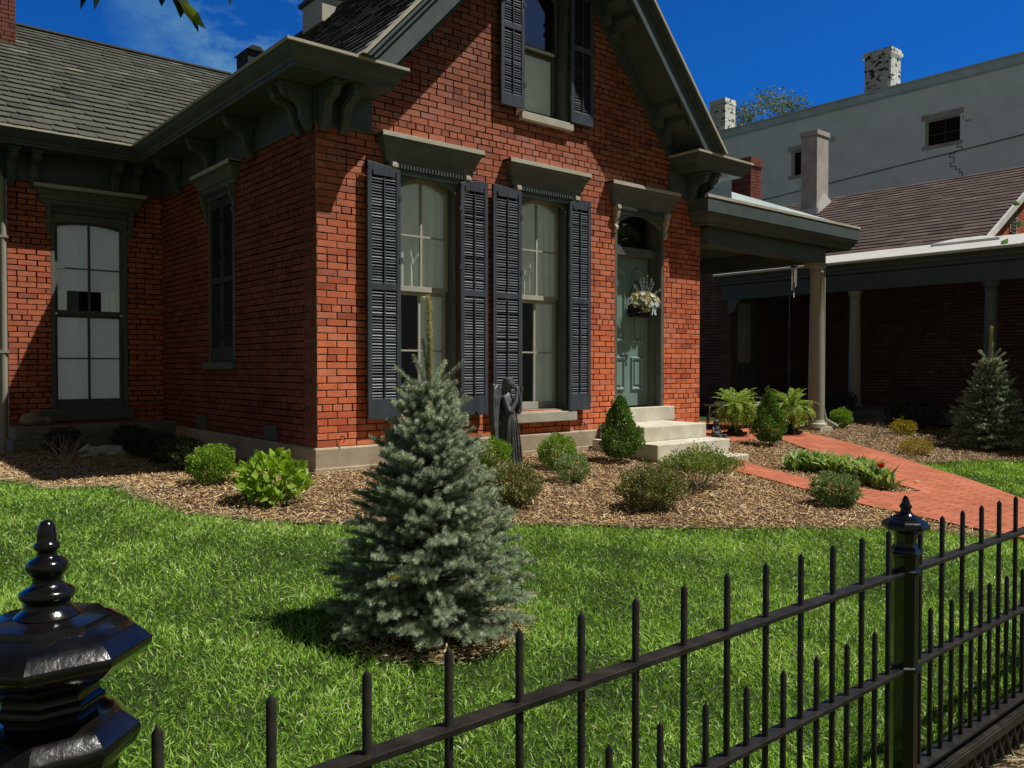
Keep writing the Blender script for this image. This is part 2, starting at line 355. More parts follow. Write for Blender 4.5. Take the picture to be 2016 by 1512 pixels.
T_CHIP = (np.array([[-.5, -.5, 0], [.5, -.5, .02], [.42, .5, .0], [-.5, .42, .06], [-.3, -.3, .16], [.3, .3, .16]], float), np.array([[0, 1, 2], [0, 2, 3], [0, 4, 1], [1, 4, 5], [1, 5, 2], [2, 5, 3], [3, 5, 4], [3, 4, 0]]))

def front(y0=0.): return lambda u, d, z: (u, y0 - d, z)      # wall facing -Y
def side(x0=0.): return lambda u, d, z: (x0 - d, u, z)       # wall facing -X

# ------------------------------------------------------------------ ground
def gz(y):
    if y > 0: return 0.0
    if y > -1.5: return .0867 * y
    if y > -6.25: return -.13 + .063 * (y + 1.5)
    return -.43
def gzv(Yv): return np.where(Yv > 0, 0, np.where(Yv > -1.5, .0867 * Yv, -.13 + .063 * (np.maximum(Yv, -6.25) + 1.5)))
def drape(name, poly, off, mat, **kw):
    bm = bmesh.new(); bm.faces.new([bm.verts.new((x, y, 0)) for x, y in poly])
    for yc in (0, -1.5, -6.25):
        bmesh.ops.bisect_plane(bm, geom=bm.verts[:] + bm.edges[:] + bm.faces[:], plane_co=(0, yc, 0), plane_no=(0, 1, 0))
    for v in bm.verts: v.co.z = gz(v.co.y) + off
    bmesh.ops.recalc_face_normals(bm, faces=bm.faces)
    me = bpy.data.meshes.new(name); bm.to_mesh(me); bm.free()
    o = link(name, me, mat, None); tag(o, **kw); return o
BED = [(-6, 1.9), (-3.2, 1.6), (-2.4, 1.39), (-2.22, 1.06), (-2.2, .55), (-1.87, .42), (-1.66, .3), (-1.68, -.2), (-1.64, -.5), (-1.51, -.98), (-1.24, -1.29), (-.91, -1.6), (-.29, -2.0),
       (.38, -2.4), (.87, -2.72), (1.34, -3.09), (2.06, -3.52), (2.95, -4.07), (3.17, -4.21), (3.29, -4.40), (3.37, -4.64), (3.5, -4.75), (3.62, -4.70),
       (3.63, -4.1), (3.67, -3.53), (3.84, -2.93), (4.05, -2.22), (4.3, -1.5), (4.3, .2), (0.2, .2), (.2, 4.8), (-6, 4.8)]
PATH = [(3.58, -4.7), (3.63, -4.1), (3.67, -3.53), (3.84, -2.93), (4.05, -2.22), (4.3, -1.3), (4.95, -1.3), (4.75, -1.62), (4.5, -2.36), (4.46, -2.8), (4.45, -3.08), (4.56, -3.40), (4.917, -3.511),
        (5.11, -3.14), (5.83, -2.43), (6.25, -1.82), (6.63, -1.25), (7.10, -.53), (7.15, -.36), (5.9, -.36), (5.9, 3.2), (8.9, 3.2), (8.9, .35), (8.35, -.05), (8.19, -.42), (8.0, -.95), (7.8, -1.36), (7.31, -2.10), (6.69, -2.83), (6.28, -3.39), (5.46, -4.26), (5.0, -4.9), (4.95, -6.6), (3.6, -6.6)]
TRI = [(4.4, -1.3), (4.95, -1.3), (4.75, -1.62), (4.5, -2.36), (4.46, -2.8), (4.45, -3.08), (4.56, -3.40), (4.917, -3.511), (5.11, -3.14), (5.83, -2.43), (6.25, -1.82), (6.63, -1.25), (7.10, -.53), (7.15, -.36), (5.2, -.3), (4.7, -.9)]
BEDR = [(8.19, -.35), (8.0, -.95), (7.8, -1.36), (7.31, -2.10), (6.95, -2.55), (7.5, -2.72), (8.3, -3.0), (9.3, -3.6), (11, -4.2), (13.5, -4.4), (13.5, .6), (8.9, .6), (8.9, .35), (8.35, 0)]
RING = [(-1.32 + .47 * cos(a) * (1 + .06 * sin(3 * a)), -3.85 + .42 * sin(a)) for a in [2 * pi * k / 28 for k in range(28)]]

g = MB()
xs = [-150, -30, -8, -4, 0, 4, 8, 14, 30, 150]; ys = [-150, -30, -8, -6.25, -5, -3, -1.5, -.7, 0, 4, 10, 30, 200]
ids = [[g.vert(x, y, gz(y)) for x in xs] for y in ys]
for j in range(len(ys) - 1):
    for i in range(len(xs) - 1): g.face([ids[j][i], ids[j][i + 1], ids[j + 1][i + 1], ids[j + 1][i]])
tag(g.build('ground', 'turf'), kind='structure')
drape('mulch_bed', BED, .010, 'soil', kind='structure')
drape('planting_bed', TRI, .008, 'soil', kind='structure')
drape('side_bed', BEDR, .010, 'soil', kind='structure')
drape('tree_mulch_ring', RING, .010, 'soil', kind='structure')
drape('fence_soil_strip', [(-4, -6.02), (3.6, -6.02), (3.6, -6.5), (-4, -6.5)], .012, 'soil', kind='structure')
# paved path: a slab with real thickness
bm = bmesh.new(); f = bm.faces.new([bm.verts.new((x, y, 0)) for x, y in PATH])
for yc in (0, -1.5, -6.25): bmesh.ops.bisect_plane(bm, geom=bm.verts[:] + bm.edges[:] + bm.faces[:], plane_co=(0, yc, 0), plane_no=(0, 1, 0))
ex = bmesh.ops.extrude_face_region(bm, geom=bm.faces[:])
nv = {v for v in ex['geom'] if isinstance(v, bmesh.types.BMVert)}
for v in bm.verts: v.co.z = gz(v.co.y) + (.03 if v in nv else -.05)
bmesh.ops.recalc_face_normals(bm, faces=bm.faces)
me = bpy.data.meshes.new('brick_path'); bm.to_mesh(me); bm.free()
tag(link('brick_path', me, 'path', None), kind='structure')

def inpoly(X, Yv, poly):
    c = np.zeros(len(X), bool); n = len(poly)
    for i in range(n):
        x1, y1 = poly[i]; x2, y2 = poly[(i + 1) % n]
        k = ((y1 > Yv) != (y2 > Yv)) & (X < (x2 - x1) * (Yv - y1) / (y2 - y1 + 1e-12) + x1); c ^= k
    return c
CAM = np.array([-3.66, -7.24, 1.02]); YAW = radians(49.9)
def depth_lat(X, Yv):
    dx, dy = X - CAM[0], Yv - CAM[1]
    return dx * cos(YAW) + dy * sin(YAW), dx * sin(YAW) - dy * cos(YAW)
def vis(X, Yv, pad=.25):
    z, l = depth_lat(X, Yv); return (z > .3) & (np.abs(l) < .62 * z + pad)
def pnoise(X, Yv, s=1.0):
    return (np.sin(X * 2.1 * s + 1.3) * np.cos(Yv * 2.7 * s + .4) + .6 * np.sin(X * 5.3 * s + Yv * 3.1 * s) + .4 * np.cos(Yv * 9.1 * s - X * 7.3 * s)) / 2

# grass blades
def grass(n, x0, x1, y0, y1, dens, name, region, hgt=(.022, .05), wid=.0032):
    X = RNG.uniform(x0, x1, n); Yv = RNG.uniform(y0, y1, n)
    z, _ = depth_lat(X, Yv)
    keep = vis(X, Yv, 1.3) & (RNG.random(n) < np.clip(dens(z), 0, 1)) & region(X, Yv)
    X, Yv = X[keep], Yv[keep]; z = z[keep]; k = len(X)
    pn = pnoise(X, Yv); pn2 = pnoise(X, Yv, 2.7)
    P = np.stack([X, Yv, gzv(Yv)], 1)
    lean = RNG.normal(0, .75, (k, 2)) + np.stack([.35 * pn2, .3 * pn], 1)
    D = np.concatenate([lean, np.ones((k, 1))], 1)
    B = basis(D)
    H = RNG.uniform(*hgt, k) * (1 + .30 * pn + .18 * pn2) ; W = wid * (1 + .16 * z) * RNG.uniform(.7, 1.25, k)
    S = np.stack([W, H, H], 1)
    r = np.clip(.40 + .27 * pn + .12 * pn2 + RNG.normal(0, .19, k), 0, .88)
    dry = RNG.random(k) < .022 + .05 * (pn2 > .6); r[dry] = .98
    ch = RNG.integers(0, 3, k); parts = []
    for t in range(3):
        q = ch == t; parts.append(scatter(T_BLADE[t], P[q], B[q], S[q], r[q]))
    V, F, R_ = merge(parts)
    return tag(np_mesh(name, V, F, 'grass', rnd=R_), kind='stuff')
def lawn_region(X, Yv):
    j = .05
    xx, yy = X + RNG.normal(0, j, len(X)), Yv + RNG.normal(0, j, len(X))
    rg = inpoly(xx, yy, RING) & (RNG.random(len(X)) < .93)
    return ~inpoly(xx, yy, BED) & ~inpoly(X, Yv, PATH) & ~inpoly(X, Yv, TRI) & ~inpoly(xx, yy, BEDR) & ~rg & (Yv < 2.2)
o = grass(1150000, -4.6, 4.6, -6.02, 2.0, lambda z: 1.5 / (z - .2), 'lawn_grass', lawn_region)
tag(o, 'short bright green lawn grass in front of the brick house', 'grass')
o = grass(150000, 4.6, 13.5, -6, 2.2, lambda z: 1, 'side_grass', lawn_region, (.03, .06), .0042)
tag(o, 'green grass strip right of the red brick path', 'grass')
# straw in the lawn and along the fence
def straws(n, f, L=(.03, .09)):
    X, Yv = f(n); k = len(X)
    D = np.stack([RNG.normal(size=k), RNG.normal(size=k), RNG.uniform(-.05, .18, k)], 1)
    P = np.stack([X, Yv, gzv(Yv) + RNG.uniform(.012, .035, k)], 1)
    Ln = RNG.uniform(*L, k)
    return scatter(T_BLADE[0], P, basis(D), np.stack([RNG.uniform(.0022, .005, k), Ln, Ln], 1))
def f_fence(n):
    return RNG.uniform(-3.5, 3.2, n), -6.1 + RNG.normal(0, .07, n)
def f_lawn(n):
    X = RNG.uniform(-3.4, 2.6, n); Yv = RNG.uniform(-5.9, -.5, n); k = lawn_region(X, Yv) & (pnoise(X, Yv, 1.6) > .35); return X[k], Yv[k]
def f_ring(n):
    a = RNG.uniform(0, 2 * pi, n); r = RNG.normal(1, .09, n); return -1.32 + .45 * r * np.cos(a), -3.85 + .41 * r * np.sin(a)
def f_edge(n):
    i = RNG.integers(2, 21, n); t = RNG.random(n); A = np.array(BED)
    p = A[i] * (1 - t)[:, None] + A[i + 1] * t[:, None] + RNG.normal(0, .05, (n, 2)); return p[:, 0], p[:, 1]
V, F, R_ = merge([straws(6500, f_fence), straws(900, f_lawn), straws(1300, f_ring, (.02, .07)), straws(2600, f_edge, (.02, .08))])
tag(np_mesh('dry_straw', V, F, 'straw', rnd=R_), 'pale dry straw lying along the fence and bed edges', 'straw', kind='stuff')
# mulch chips
def chips(n, poly, bb):
    X = RNG.uniform(bb[0], bb[1], n); Yv = RNG.uniform(bb[2], bb[3], n)
    q = RNG.normal(0, .03, (2, n)); k = inpoly(X + q[0], Yv + q[1], poly) & vis(X, Yv) & ~inpoly(X, Yv, PATH); X, Yv = X[k], Yv[k]; k = len(X)
    z, _ = depth_lat(X, Yv)
    D = np.stack([RNG.normal(0, .34, k), RNG.normal(0, .34, k), np.ones(k)], 1)
    L = RNG.gamma(1.7, .016, k) + .010; W = RNG.uniform(.0035, .010, k)
    P = np.stack([X, Yv, gzv(Yv) + .008 + RNG.uniform(0, .022, k)], 1)
    return scatter(T_CHIP, P, basis(D), np.stack([W, L, np.full(k, .012)], 1), np.clip(RNG.normal(.46, .25, k) + .13 * pnoise(X, Yv, 1.9) + .08 * pnoise(X, Yv, 6), 0, 1))
V, F, R_ = merge([chips(160000, BED, (-3.4, 4.4, -4.8, 4.6)), chips(14000, TRI, (4.3, 7.2, -3.6, -.3)), chips(24000, BEDR, (6.9, 12, -4, .7)), chips(5000, RING, (-2.2, -.6, -4.7, -3.3))])
tag(np_mesh('mulch_chips', V, F, 'mulch', rnd=R_), 'shredded brown bark mulch covering the planting beds', 'mulch', kind='stuff')

# ------------------------------------------------------------------ brick house
H = empty('brick_house', (0, 0, 0), label='red brick cottage with steep front gable, dark louvered shutters and olive trim', cat='house')
CO, BL = .0687, .215
def brickwall(mb, u0, u1, z0, z1, ops=(), ulim=None, jit=.0016, head=7, thick=.28, proud=.0042, j=.0052, seed=0):
    rnd = random.Random(seed)
    z = z0; row = 0
    while z < z1 - .01:
        zt = min(z + CO, z1); zm = (z + zt) / 2
        a, b = (u0, u1) if ulim is None else ulim(zm)
        if b - a < .02: break
        iv = [(a, b)]
        for (p, q, r, s) in ops:
            if r < zm < s:
                nn = []
                for (c, d) in iv:
                    if q <= c or p >= d: nn.append((c, d)); continue
                    if p > c: nn.append((c, p))
                    if q < d: nn.append((q, d))
                iv = nn
        for c, d in iv: mb.box(c + (.010 if c == a else 0), d - (.010 if d == b else 0), -thick, -proud, z, zt, 0, skip=('k',))
        L = BL / 2 if row % head == head - 2 else BL
        off = (L / 2 if row % 2 else 0) + rnd.uniform(-.008, .008)
        k = math.floor((a - u0 - off) / L) - 1
        while True:
            s0 = u0 + off + k * L; s1 = s0 + L; k += 1
            if s0 > b: break
            for c, d in iv:
                e0, e1 = max(s0 + j * rnd.uniform(.5, 1.2), c + .001), min(s1 - j * rnd.uniform(.5, 1.2), d - .001)
                if e1 - e0 < .015: continue
                q0 = z + j * .75 + rnd.uniform(-jit, jit); q1 = zt - j * .75 + rnd.uniform(-jit, jit)
                dd = rnd.uniform(-.5, .35) * proud + (rnd.uniform(.001, .003) if rnd.random() < .10 else 0); dl, dr = dd + rnd.uniform(-.25, .25) * proud, dd + rnd.uniform(-.25, .25) * proud
                t = .0022; r = min(1, max(0, rnd.gauss(.5, .24)))
                A = [mb.vert(e0, -proud - .001, q0), mb.vert(e1, -proud - .001, q0), mb.vert(e1, -proud - .001, q1), mb.vert(e0, -proud - .001, q1)]
                B = [mb.vert(e0 + t, dl, q0 + t * rnd.uniform(.5, 1.5)), mb.vert(e1 - t, dr, q0 + t * rnd.uniform(.5, 1.5)), mb.vert(e1 - t, dr, q1 - t), mb.vert(e0 + t, dl, q1 - t)]
                mb.face(B, 1, r)
                for w in range(4): mb.face([A[w], A[(w + 1) % 4], B[(w + 1) % 4], B[w]], 1, r)
        z = zt; row += 1
W1, W2 = (.905, 1.68), (2.55, 3.33); DR = (4.15, 5.113); AT = (2.58, 3.32)
RISE = 1.08
def rake_z(x): return 3.945 + RISE * (x - .24) if x < 2.95 else 3.945 + RISE * (5.66 - x)      # roof surface at the gable edge
def glim(z):
    if z < 3.86: return (0.003, 5.90)
    t = (z - 3.945) / RISE; return (.24 + t + .12, 5.66 - t - .12)
P = front()
mb = MB(P)
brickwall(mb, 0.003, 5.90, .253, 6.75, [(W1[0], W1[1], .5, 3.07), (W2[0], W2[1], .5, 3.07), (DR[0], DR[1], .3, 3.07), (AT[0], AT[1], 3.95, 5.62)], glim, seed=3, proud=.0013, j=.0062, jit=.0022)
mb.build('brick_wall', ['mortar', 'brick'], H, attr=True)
S_ = side()
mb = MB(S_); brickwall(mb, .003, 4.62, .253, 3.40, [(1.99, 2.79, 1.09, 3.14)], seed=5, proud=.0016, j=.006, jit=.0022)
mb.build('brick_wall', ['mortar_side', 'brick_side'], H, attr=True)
PW = front(4.54)
mb = MB(PW); brickwall(mb, -1.84, .06, .30, 3.45, [(-1.36, -.45, .50, 3.05)], seed=8, j=.0075)
mb.build('brick_wall', ['mortar_wing', 'brick_wing'], H, attr=True)
# plain hidden faces: right flank, wing flank, back
mb = MB(); mb.box(5.62, 5.895, .28, 11, 0, 3.7); mb.box(-1.838, -1.60, 4.83, 9, 0, 3.7); mb.box(.29, 5.6, 10.5, 10.8, 0, 3.6)
mb.build('brick_wall', 'brick_dark', H)
# foundation
mb = MB(); prof = [(0, -.25), (.035, -.25), (.035, .05), (.028, .056), (.028, .236), (.012, .253), (0, .253)]
mb.sweep(prof, [(0, 4.4), (0, 0), (3.83, 0)])
mb.sweep(prof, [(5.05, 0), (5.9, 0), (5.9, 3)])
mb.build('foundation', 'stone', H, bevel=.004)
mb = MB(PW); mb.box(-1.90, .02, .004, .62, -.2, .16); mb.box(-1.87, .01, .004, .58, .16, .31)
mb.build('stone_ledge', 'stone_dark', H, bevel=.012)
# vents in the side wall
for a, b, c, d in ((2.87, 3.22, .26, .43), (.88, 1.20, .26, .42)):
    mb = MB(S_); mb.box(a, b, .001, .012, c, d); mb.box(a + .03, b - .03, .012, .016, c + .03, d - .03)
    v = mb.build('vent_cover', 'sash_dark', H, bevel=.003)
# steps and threshold
mb = MB(); mb.box(4.04, 5.24, -.09, .02, .315, .503); mb.build('door_sill', 'step', H, bevel=.008)
for x0, x1, y0, y1, z0, z1 in ((3.83, 5.03, -.77, -.037, .135, .318), (3.68, 5.07, -1.10, -.06, -.04, .138), (3.70, 5.08, -1.37, -.4, -.25, -.035)):
    mb = MB(); mb.box(x0, x1, y0, y1, z0, z1); mb.build('stone_step', 'step', H, bevel=.012)

def arch_panel(mb, u0, u1, z0, z1, i0, i1, zs, rise, d0, d1, n=14):
    mb.box(u0, i0, d0, d1, z0, z1); mb.box(i1, u1, d0, d1, z0, z1)
    w = i1 - i0
    def az(u): t = (u - i0) / w * 2 - 1; return zs + rise * (1 - t * t)
    for k in range(n):
        a, b = i0 + w * k / n, i0 + w * (k + 1) / n
        mb.prism([(a, az(a)), (b, az(b)), (b, z1), (a, z1)], lambda p, q, t: (p, t, q), d0, d1)
def hood(P, uc, w, z0, z1, dep=.14, dz=.34):
    """cornice over an opening: crown, dentil band, two consoles"""
    u0, u1 = uc - w / 2, uc + w / 2; h = z1 - z0
    mb = MB(P)
    prof = [(0, z0), (dep * .35, z0), (dep * .38, z0 + h * .22), (dep * .52, z0 + h * .26), (dep * .55, z0 + h * .42), (dep * .82, z0 + h * .78), (dep, z0 + h * .84), (dep, z0 + h * .93), (dep - .004, z1 - .006), (0, z1 + .015)]
    for i, (o, z) in enumerate(prof): pass
    # mitred ends: the profile shrinks sideways with depth
    L = [mb.vert(u0 + (dep - o), o, z) for o, z in prof]; R_ = [mb.vert(u1 - (dep - o), o, z) for o, z in prof]
    n = len(prof)
    for k in range(n): mb.face([L[k], L[(k + 1) % n], R_[(k + 1) % n], R_[k]])
    L2 = [mb.vert(u0 + (dep - o), 0, z) for o, z in prof]; R3 = [mb.vert(u1 - (dep - o), 0, z) for o, z in prof]
    for k in range(n - 1): mb.face([L[k], L2[k], L2[k + 1], L[k + 1]]); mb.face([R_[k], R_[k + 1], R3[k + 1], R3[k]])
    hd = mb.build('window_hood' if z0 > 0 else 'hood', 'trim', H, bevel=.0)
    mb = MB(P); mb.box(u0 - .004, u1 + .004, 0, dep + .004, z1 + .0165, z1 + .026); mb.box(u0 - .004, u1 + .004, dep + .0005, dep + .008, z1 - .022, z1 + .0155); mb.build('hood_cap', 'trim_lit', hd, bevel=.002)  # sunlit top edge of the hood, brightened by colour
    mb = MB(P); a, b = u0 + dep + .07, u1 - dep - .07; mb.box(a, b, 0, dep * .22, z0 - .10, z0)
    k = a + .01
    while k < b - .02: mb.box(k, k + .019, dep * .22, dep * .42, z0 - .045, z0 - .002); k += .038
    mb.build('dentils', 'trim_shaded', hd)
    for uu in (u0 + dep + .005, u1 - dep - .06):
        mb = MB(P)
        sc = [(0, 0), (.085, 0), (.085, -.045), (.07, -.06), (.075, -.10), (.06, -.16), (.035, -.20), (.03, -.25), (.05, -.275), (.045, -.30), (.02, -.34), (0, -.35)]
        mb.prism([(o, z0 + q * dz / .34) for o, q in sc], lambda p, q, t: (t, p, q), uu, uu + .055)
        mb.box(uu - .006, uu + .061, .0, .092, z0 - .05, z0 - .015)
        mb.build('console', 'trim_lit' if P is PF else 'trim', hd, bevel=.003)
    return hd
PF = P
def sash_window(P, u0, u1, z0, z1, zm, rise=.10, matt='sash', cur=None, deep=.17, glassm='glass', arch=True, cols=2, rowsu=2, rowsl=2, zbot=None, zspring=None):
    fr = MB(P)
    zs = z1 - rise
    arch_panel(fr, u0, u1, z0, z1 + .09, u0 + .045, u1 - .045, zs, rise, -.03 if arch else -.05, -.002)
    fr.box(u0 - .001, u0 + .025, -.22, -.03, z0, z1 + .05); fr.box(u1 - .025, u1 + .001, -.22, -.03, z0, z1 + .05)
    fr.box(u0, u1, -.22, -.03, z0, z0 + .03); fr.box(u0, u1, -.22, -.03, z1 + .02, z1 + .06)
    w = fr.build('window', 'trim', H, bevel=.0025)
    g0, g1 = u0 + .045, u1 - .045
    # upper sash
    s = MB(P); dU = (-deep + .0, -deep + .035); dL = (-deep - .04, -deep - .005)
    arch_panel(s, g0, g1, zm, z1 + .02, g0 + .04, g1 - .04, zs - .03, rise, dU[0], dU[1])
    s.box(g0 + .04, g1 - .04, dU[0], dU[1] + .003, zm - .02, zm + .035)
    uc = (g0 + g1) / 2
    if cols > 1: s.box(uc - .014, uc + .014, dU[0] + .004, dU[1] - .004, zm + .035, z1 - .03)
    for k in range(1, rowsu):
        zz = zm + .035 + (z1 - .06 - zm - .035) * k / rowsu
        s.box(g0 + .04, uc - .014, dU[0] + .006, dU[1] - .006, zz - .009, zz + .009); s.box(uc + .014, g1 - .04, dU[0] + .006, dU[1] - .006, zz - .009, zz + .009)
    s.build('sash', matt, w, bevel=.002)
    s = MB(P); s.box(g0, g0 + .04, dL[0], dL[1], z0 + .03, zm - .02); s.box(g1 - .04, g1, dL[0], dL[1], z0 + .03, zm - .02)
    s.box(g0 + .04, g1 - .04, dL[0], dL[1], z0 + .03, z0 + .115); s.box(g0 + .04, g1 - .04, dL[0], dL[1], zm - .055, zm - .02)
    if cols > 1: s.box(uc - .014, uc + .014, dL[0] + .004, dL[1] - .004, z0 + .115, zm - .055)
    for k in range(1, rowsl):
        zz = z0 + .115 + (zm - .055 - z0 - .115) * k / rowsl
        s.box(g0 + .04, uc - .014, dL[0] + .006, dL[1] - .006, zz - .009, zz + .009); s.box(uc + .014, g1 - .04, dL[0] + .006, dL[1] - .006, zz - .009, zz + .009)
    s.build('sash', matt, w, bevel=.002)
    pn = MB(P); pn.poly([(g0 + .02, dU[0] + .012, zm), (g1 - .02, dU[0] + .012, zm), (g1 - .02, dU[0] + .012, z1 - .02), (g0 + .02, dU[0] + .012, z1 - .02)])
    pn.build('pane', glassm, w)
    pn = MB(P); pn.poly([(g0 + .02, dL[0] + .012, z0 + .06), (g1 - .02, dL[0] + .012, z0 + .06), (g1 - .02, dL[0] + .012, zm), (g0 + .02, dL[0] + .012, zm)])
    pn.build('pane', 'glass', w)
    rm = MB(P); a, b, d0, d1, c, e = u0 - .4, u1 + .4, -1.6, -.29, z0 - .3, z1 + .3
    rm.poly([(a, d0, c), (b, d0, c), (b, d0, e), (a, d0, e)]); rm.poly([(a, d0, c), (a, d1, c), (a, d1, e), (a, d0, e)]); rm.poly([(b, d0, c), (b, d1, c), (b, d1, e), (b, d0, e)])
    rm.poly([(a, d0, c), (b, d0, c), (b, d1, c), (a, d1, c)]); rm.poly([(a, d0, e), (b, d0, e), (b, d1, e), (a, d1, e)])
    rm.build('room_interior', 'dark', w)
    return w, g0, g1
def drape_cloth(P, parent, u0, u1, z0, z1, d, pitch=.045, amp=.012, name='curtain', mat='curtain'):
    mb = MB(P); n = max(8, int((u1 - u0) / .006)); T, B = [], []
    for k in range(n + 1):
        u = u0 + (u1 - u0) * k / n; q = amp * (sin(u / pitch * 2 * pi) + .4 * sin(u / pitch * 3.7))
        T.append(mb.vert(u, d + q, z1)); B.append(mb.vert(u + .004 * sin(u * 40), d + q * 1.3, z0))
    for k in range(n): mb.face([B[k], B[k + 1], T[k + 1], T[k]])
    return mb.build(name, mat, parent, smooth=True, angle=80)
for (a, b) in (W1, W2):
    w, g0, g1 = sash_window(P, a, b, .50, 3.0, 1.845)
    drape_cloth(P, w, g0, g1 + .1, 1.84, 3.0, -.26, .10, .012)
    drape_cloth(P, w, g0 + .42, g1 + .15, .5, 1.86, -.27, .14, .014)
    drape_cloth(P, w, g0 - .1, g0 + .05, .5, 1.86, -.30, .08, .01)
    s = MB(P); s.box(a - .10, b + .08, .0, .075, .385, .50); s.box(a, b, -.2, .02, .50, .512); s.build('sill', 'trim_lit', w, bevel=.006)
    hood(P, (a + b) / 2, 1.27, 3.09, 3.345)
# attic window
w, g0, g1 = sash_window(P, AT[0], AT[1], 3.95, 5.55, 4.78, cols=1, rowsu=1, rowsl=1, matt='sash_dark', glassm='glass_sky')
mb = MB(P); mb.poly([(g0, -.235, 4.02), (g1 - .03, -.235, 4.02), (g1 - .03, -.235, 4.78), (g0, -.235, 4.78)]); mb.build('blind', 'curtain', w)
mb = MB(P); mb.box(g0 + .02, g1 - .06, -.16, -.13, 4.765, 4.80); mb.box(g0 + .02, g1 - .06, -.16, -.13, 3.985, 4.01); mb.box(g0 + .005, g0 + .02, -.16, -.13, 3.99, 4.79)
mb.build('storm_frame', 'white_metal', w, bevel=.002)
s = MB(P); s.box(AT[0] - .05, AT[1] + .03, 0, .07, 3.86, 3.948); s.build('sill', 'trim_lit', w, bevel=.006)

def shutter(P, u0, u1, z0, z1, hinge, d=.048, zmid=1.83, bot=.205, mat='shutter', arch=.05, rod=True):
    """hinge: 'l' or 'r' edge at the window; the free edge stands higher (arched top)"""
    t = .034; st = .048
    mb = MB(P); w = u1 - u0
    def top(u):
        q = (u - u0) / w if hinge == 'l' else (u1 - u) / w
        return z1 - arch + arch * (1 - (1 - q) ** 2)
    mb.box(u0, u0 + st, d, d + t, z0, top(u0 + st / 2) - .012); mb.box(u1 - st, u1, d, d + t, z0, top(u1 - st / 2) - .012)
    mb.box(u0 + st, u1 - st, d + .002, d + t - .002, z0, z0 + bot); mb.box(u0 + st, u1 - st, d + .002, d + t - .002, zmid - .035, zmid + .035)
    n = 6
    for k in range(n):
        a, b = u0 + w * k / n, u0 + w * (k + 1) / n
        lo = z1 - arch - .075 if (a >= u0 + st - .02 and b <= u1 - st + .02) else z1 - arch - .03
        mb.prism([(a, lo), (b, lo), (b, top(b)), (a, top(a))], lambda p, q, tt: (p, tt, q), d + .001, d + t + .001)
    sh = mb.build('shutter', mat, H, bevel=.003)
    lo = MB(P)
    for za, zb in ((z0 + bot, zmid - .035), (zmid + .035, z1 - arch - .075)):
        z = za + .014
        while z < zb - .006:
            j = R2(-.004, .004); a = R2(.0095, .0145)
            if random.random() < .02: a = .002
            lo.poly([(u0 + st, d + .006, z + a + j), (u1 - st, d + .006, z + a + j), (u1 - st, d + .028, z - a + j), (u0 + st, d + .028, z - a + j)])
            lo.poly([(u0 + st, d + .028, z - a + j), (u1 - st, d + .028, z - a + j), (u1 - st, d + .029, z - a - .005 + j), (u0 + st, d + .029, z - a - .005 + j)])
            z += .0285
    lo.build('louvers', mat, sh)
    if rod:
        rd = MB(P); uc = (u0 + u1) / 2
        rd.box(uc - .006, uc + .006, d + .031, d + .041, z0 + bot + .01, zmid - .045); rd.box(uc - .006, uc + .006, d + .031, d + .041, zmid + .045, z1 - arch - .09)
        rd.build('tilt_rod', mat, sh)
    bk = MB(P); bk.poly([(u0 + st, d + .003, z0 + .1), (u1 - st, d + .003, z0 + .1), (u1 - st, d + .003, z1 - arch - .05), (u0 + st, d + .003, z1 - arch - .05)])
    bk.build('louver_gap_shade', 'dark', sh)  # black sheet added behind the louvers, standing in for shade in the gaps
    hg = MB(P)
    for z in (z0 + .25, zmid + .25, z1 - .35):
        uu = u0 if hinge == 'l' else u1
        hg.box(uu - .018, uu + .018, d + t, d + t + .006, z, z + .05)
    hg.build('hinge', mat, sh)
    return sh
shutter(P, .515, .895, .505, 3.055, 'r'); shutter(P, 1.655, 2.025, .505, 3.055, 'l'); shutter(P, 2.10, 2.515, .505, 3.055, 'r'); shutter(P, 3.275, 3.635, .505, 3.055, 'l')
for a, b, h in ((2.215, 2.56, 'r'), (3.30, 3.67, 'l')): shutter(P, a, b, 3.96, 5.58, h, zmid=4.86, bot=.14)
for x in (.26, 1.0, 2.55, 3.55): # iron shutter stays
    mb = MB(P); mb.tube([(x, 0, .35), (x, .05, .355), (x + .01, .055, .335), (x - .012, .06, .29)], [.006, .006, .006, .003], 6); mb.build('shutter_stay', 'hook', H)
# closed shutters in the side niche
fr = MB(S_); arch_panel(fr, 1.99, 2.79, 1.09, 3.16, 2.03, 2.75, 2.97, .12, -.04, .006); fr.box(1.99, 2.79, -.12, -.04, 1.09, 3.16)
w = fr.build('blind_window', 'trim', H, bevel=.003)
s = MB(S_); s.box(1.96, 2.92, 0, .05, 1.005, 1.09); s.build('sill', 'trim', w, bevel=.005)
for a, b in ((2.035, 2.388), (2.392, 2.745)): shutter(S_, a, b, 1.10, 3.07, 'r' if a < 2.1 else 'l', d=-.035, zmid=2.05, bot=.16, mat='shutter_old', rod=False, arch=.10)
hood(S_, 2.40, 1.22, 3.10, 3.31)
# wing window
w, g0, g1 = sash_window(PW, -1.36, -.45, .50, 2.90, 1.725, matt='sash_dark', deep=.08, rise=.045)
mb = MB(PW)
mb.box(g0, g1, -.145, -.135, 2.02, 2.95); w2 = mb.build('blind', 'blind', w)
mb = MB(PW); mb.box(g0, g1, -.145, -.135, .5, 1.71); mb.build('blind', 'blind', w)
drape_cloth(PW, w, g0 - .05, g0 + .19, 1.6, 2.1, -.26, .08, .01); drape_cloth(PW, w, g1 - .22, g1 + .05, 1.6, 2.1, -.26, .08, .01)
s = MB(PW); s.box(-1.49, -.40, 0, .07, .345, .50); s.build('sill', 'trim', w, bevel=.006)
hood(PW, -.90, 1.32, 3.09, 3.29)
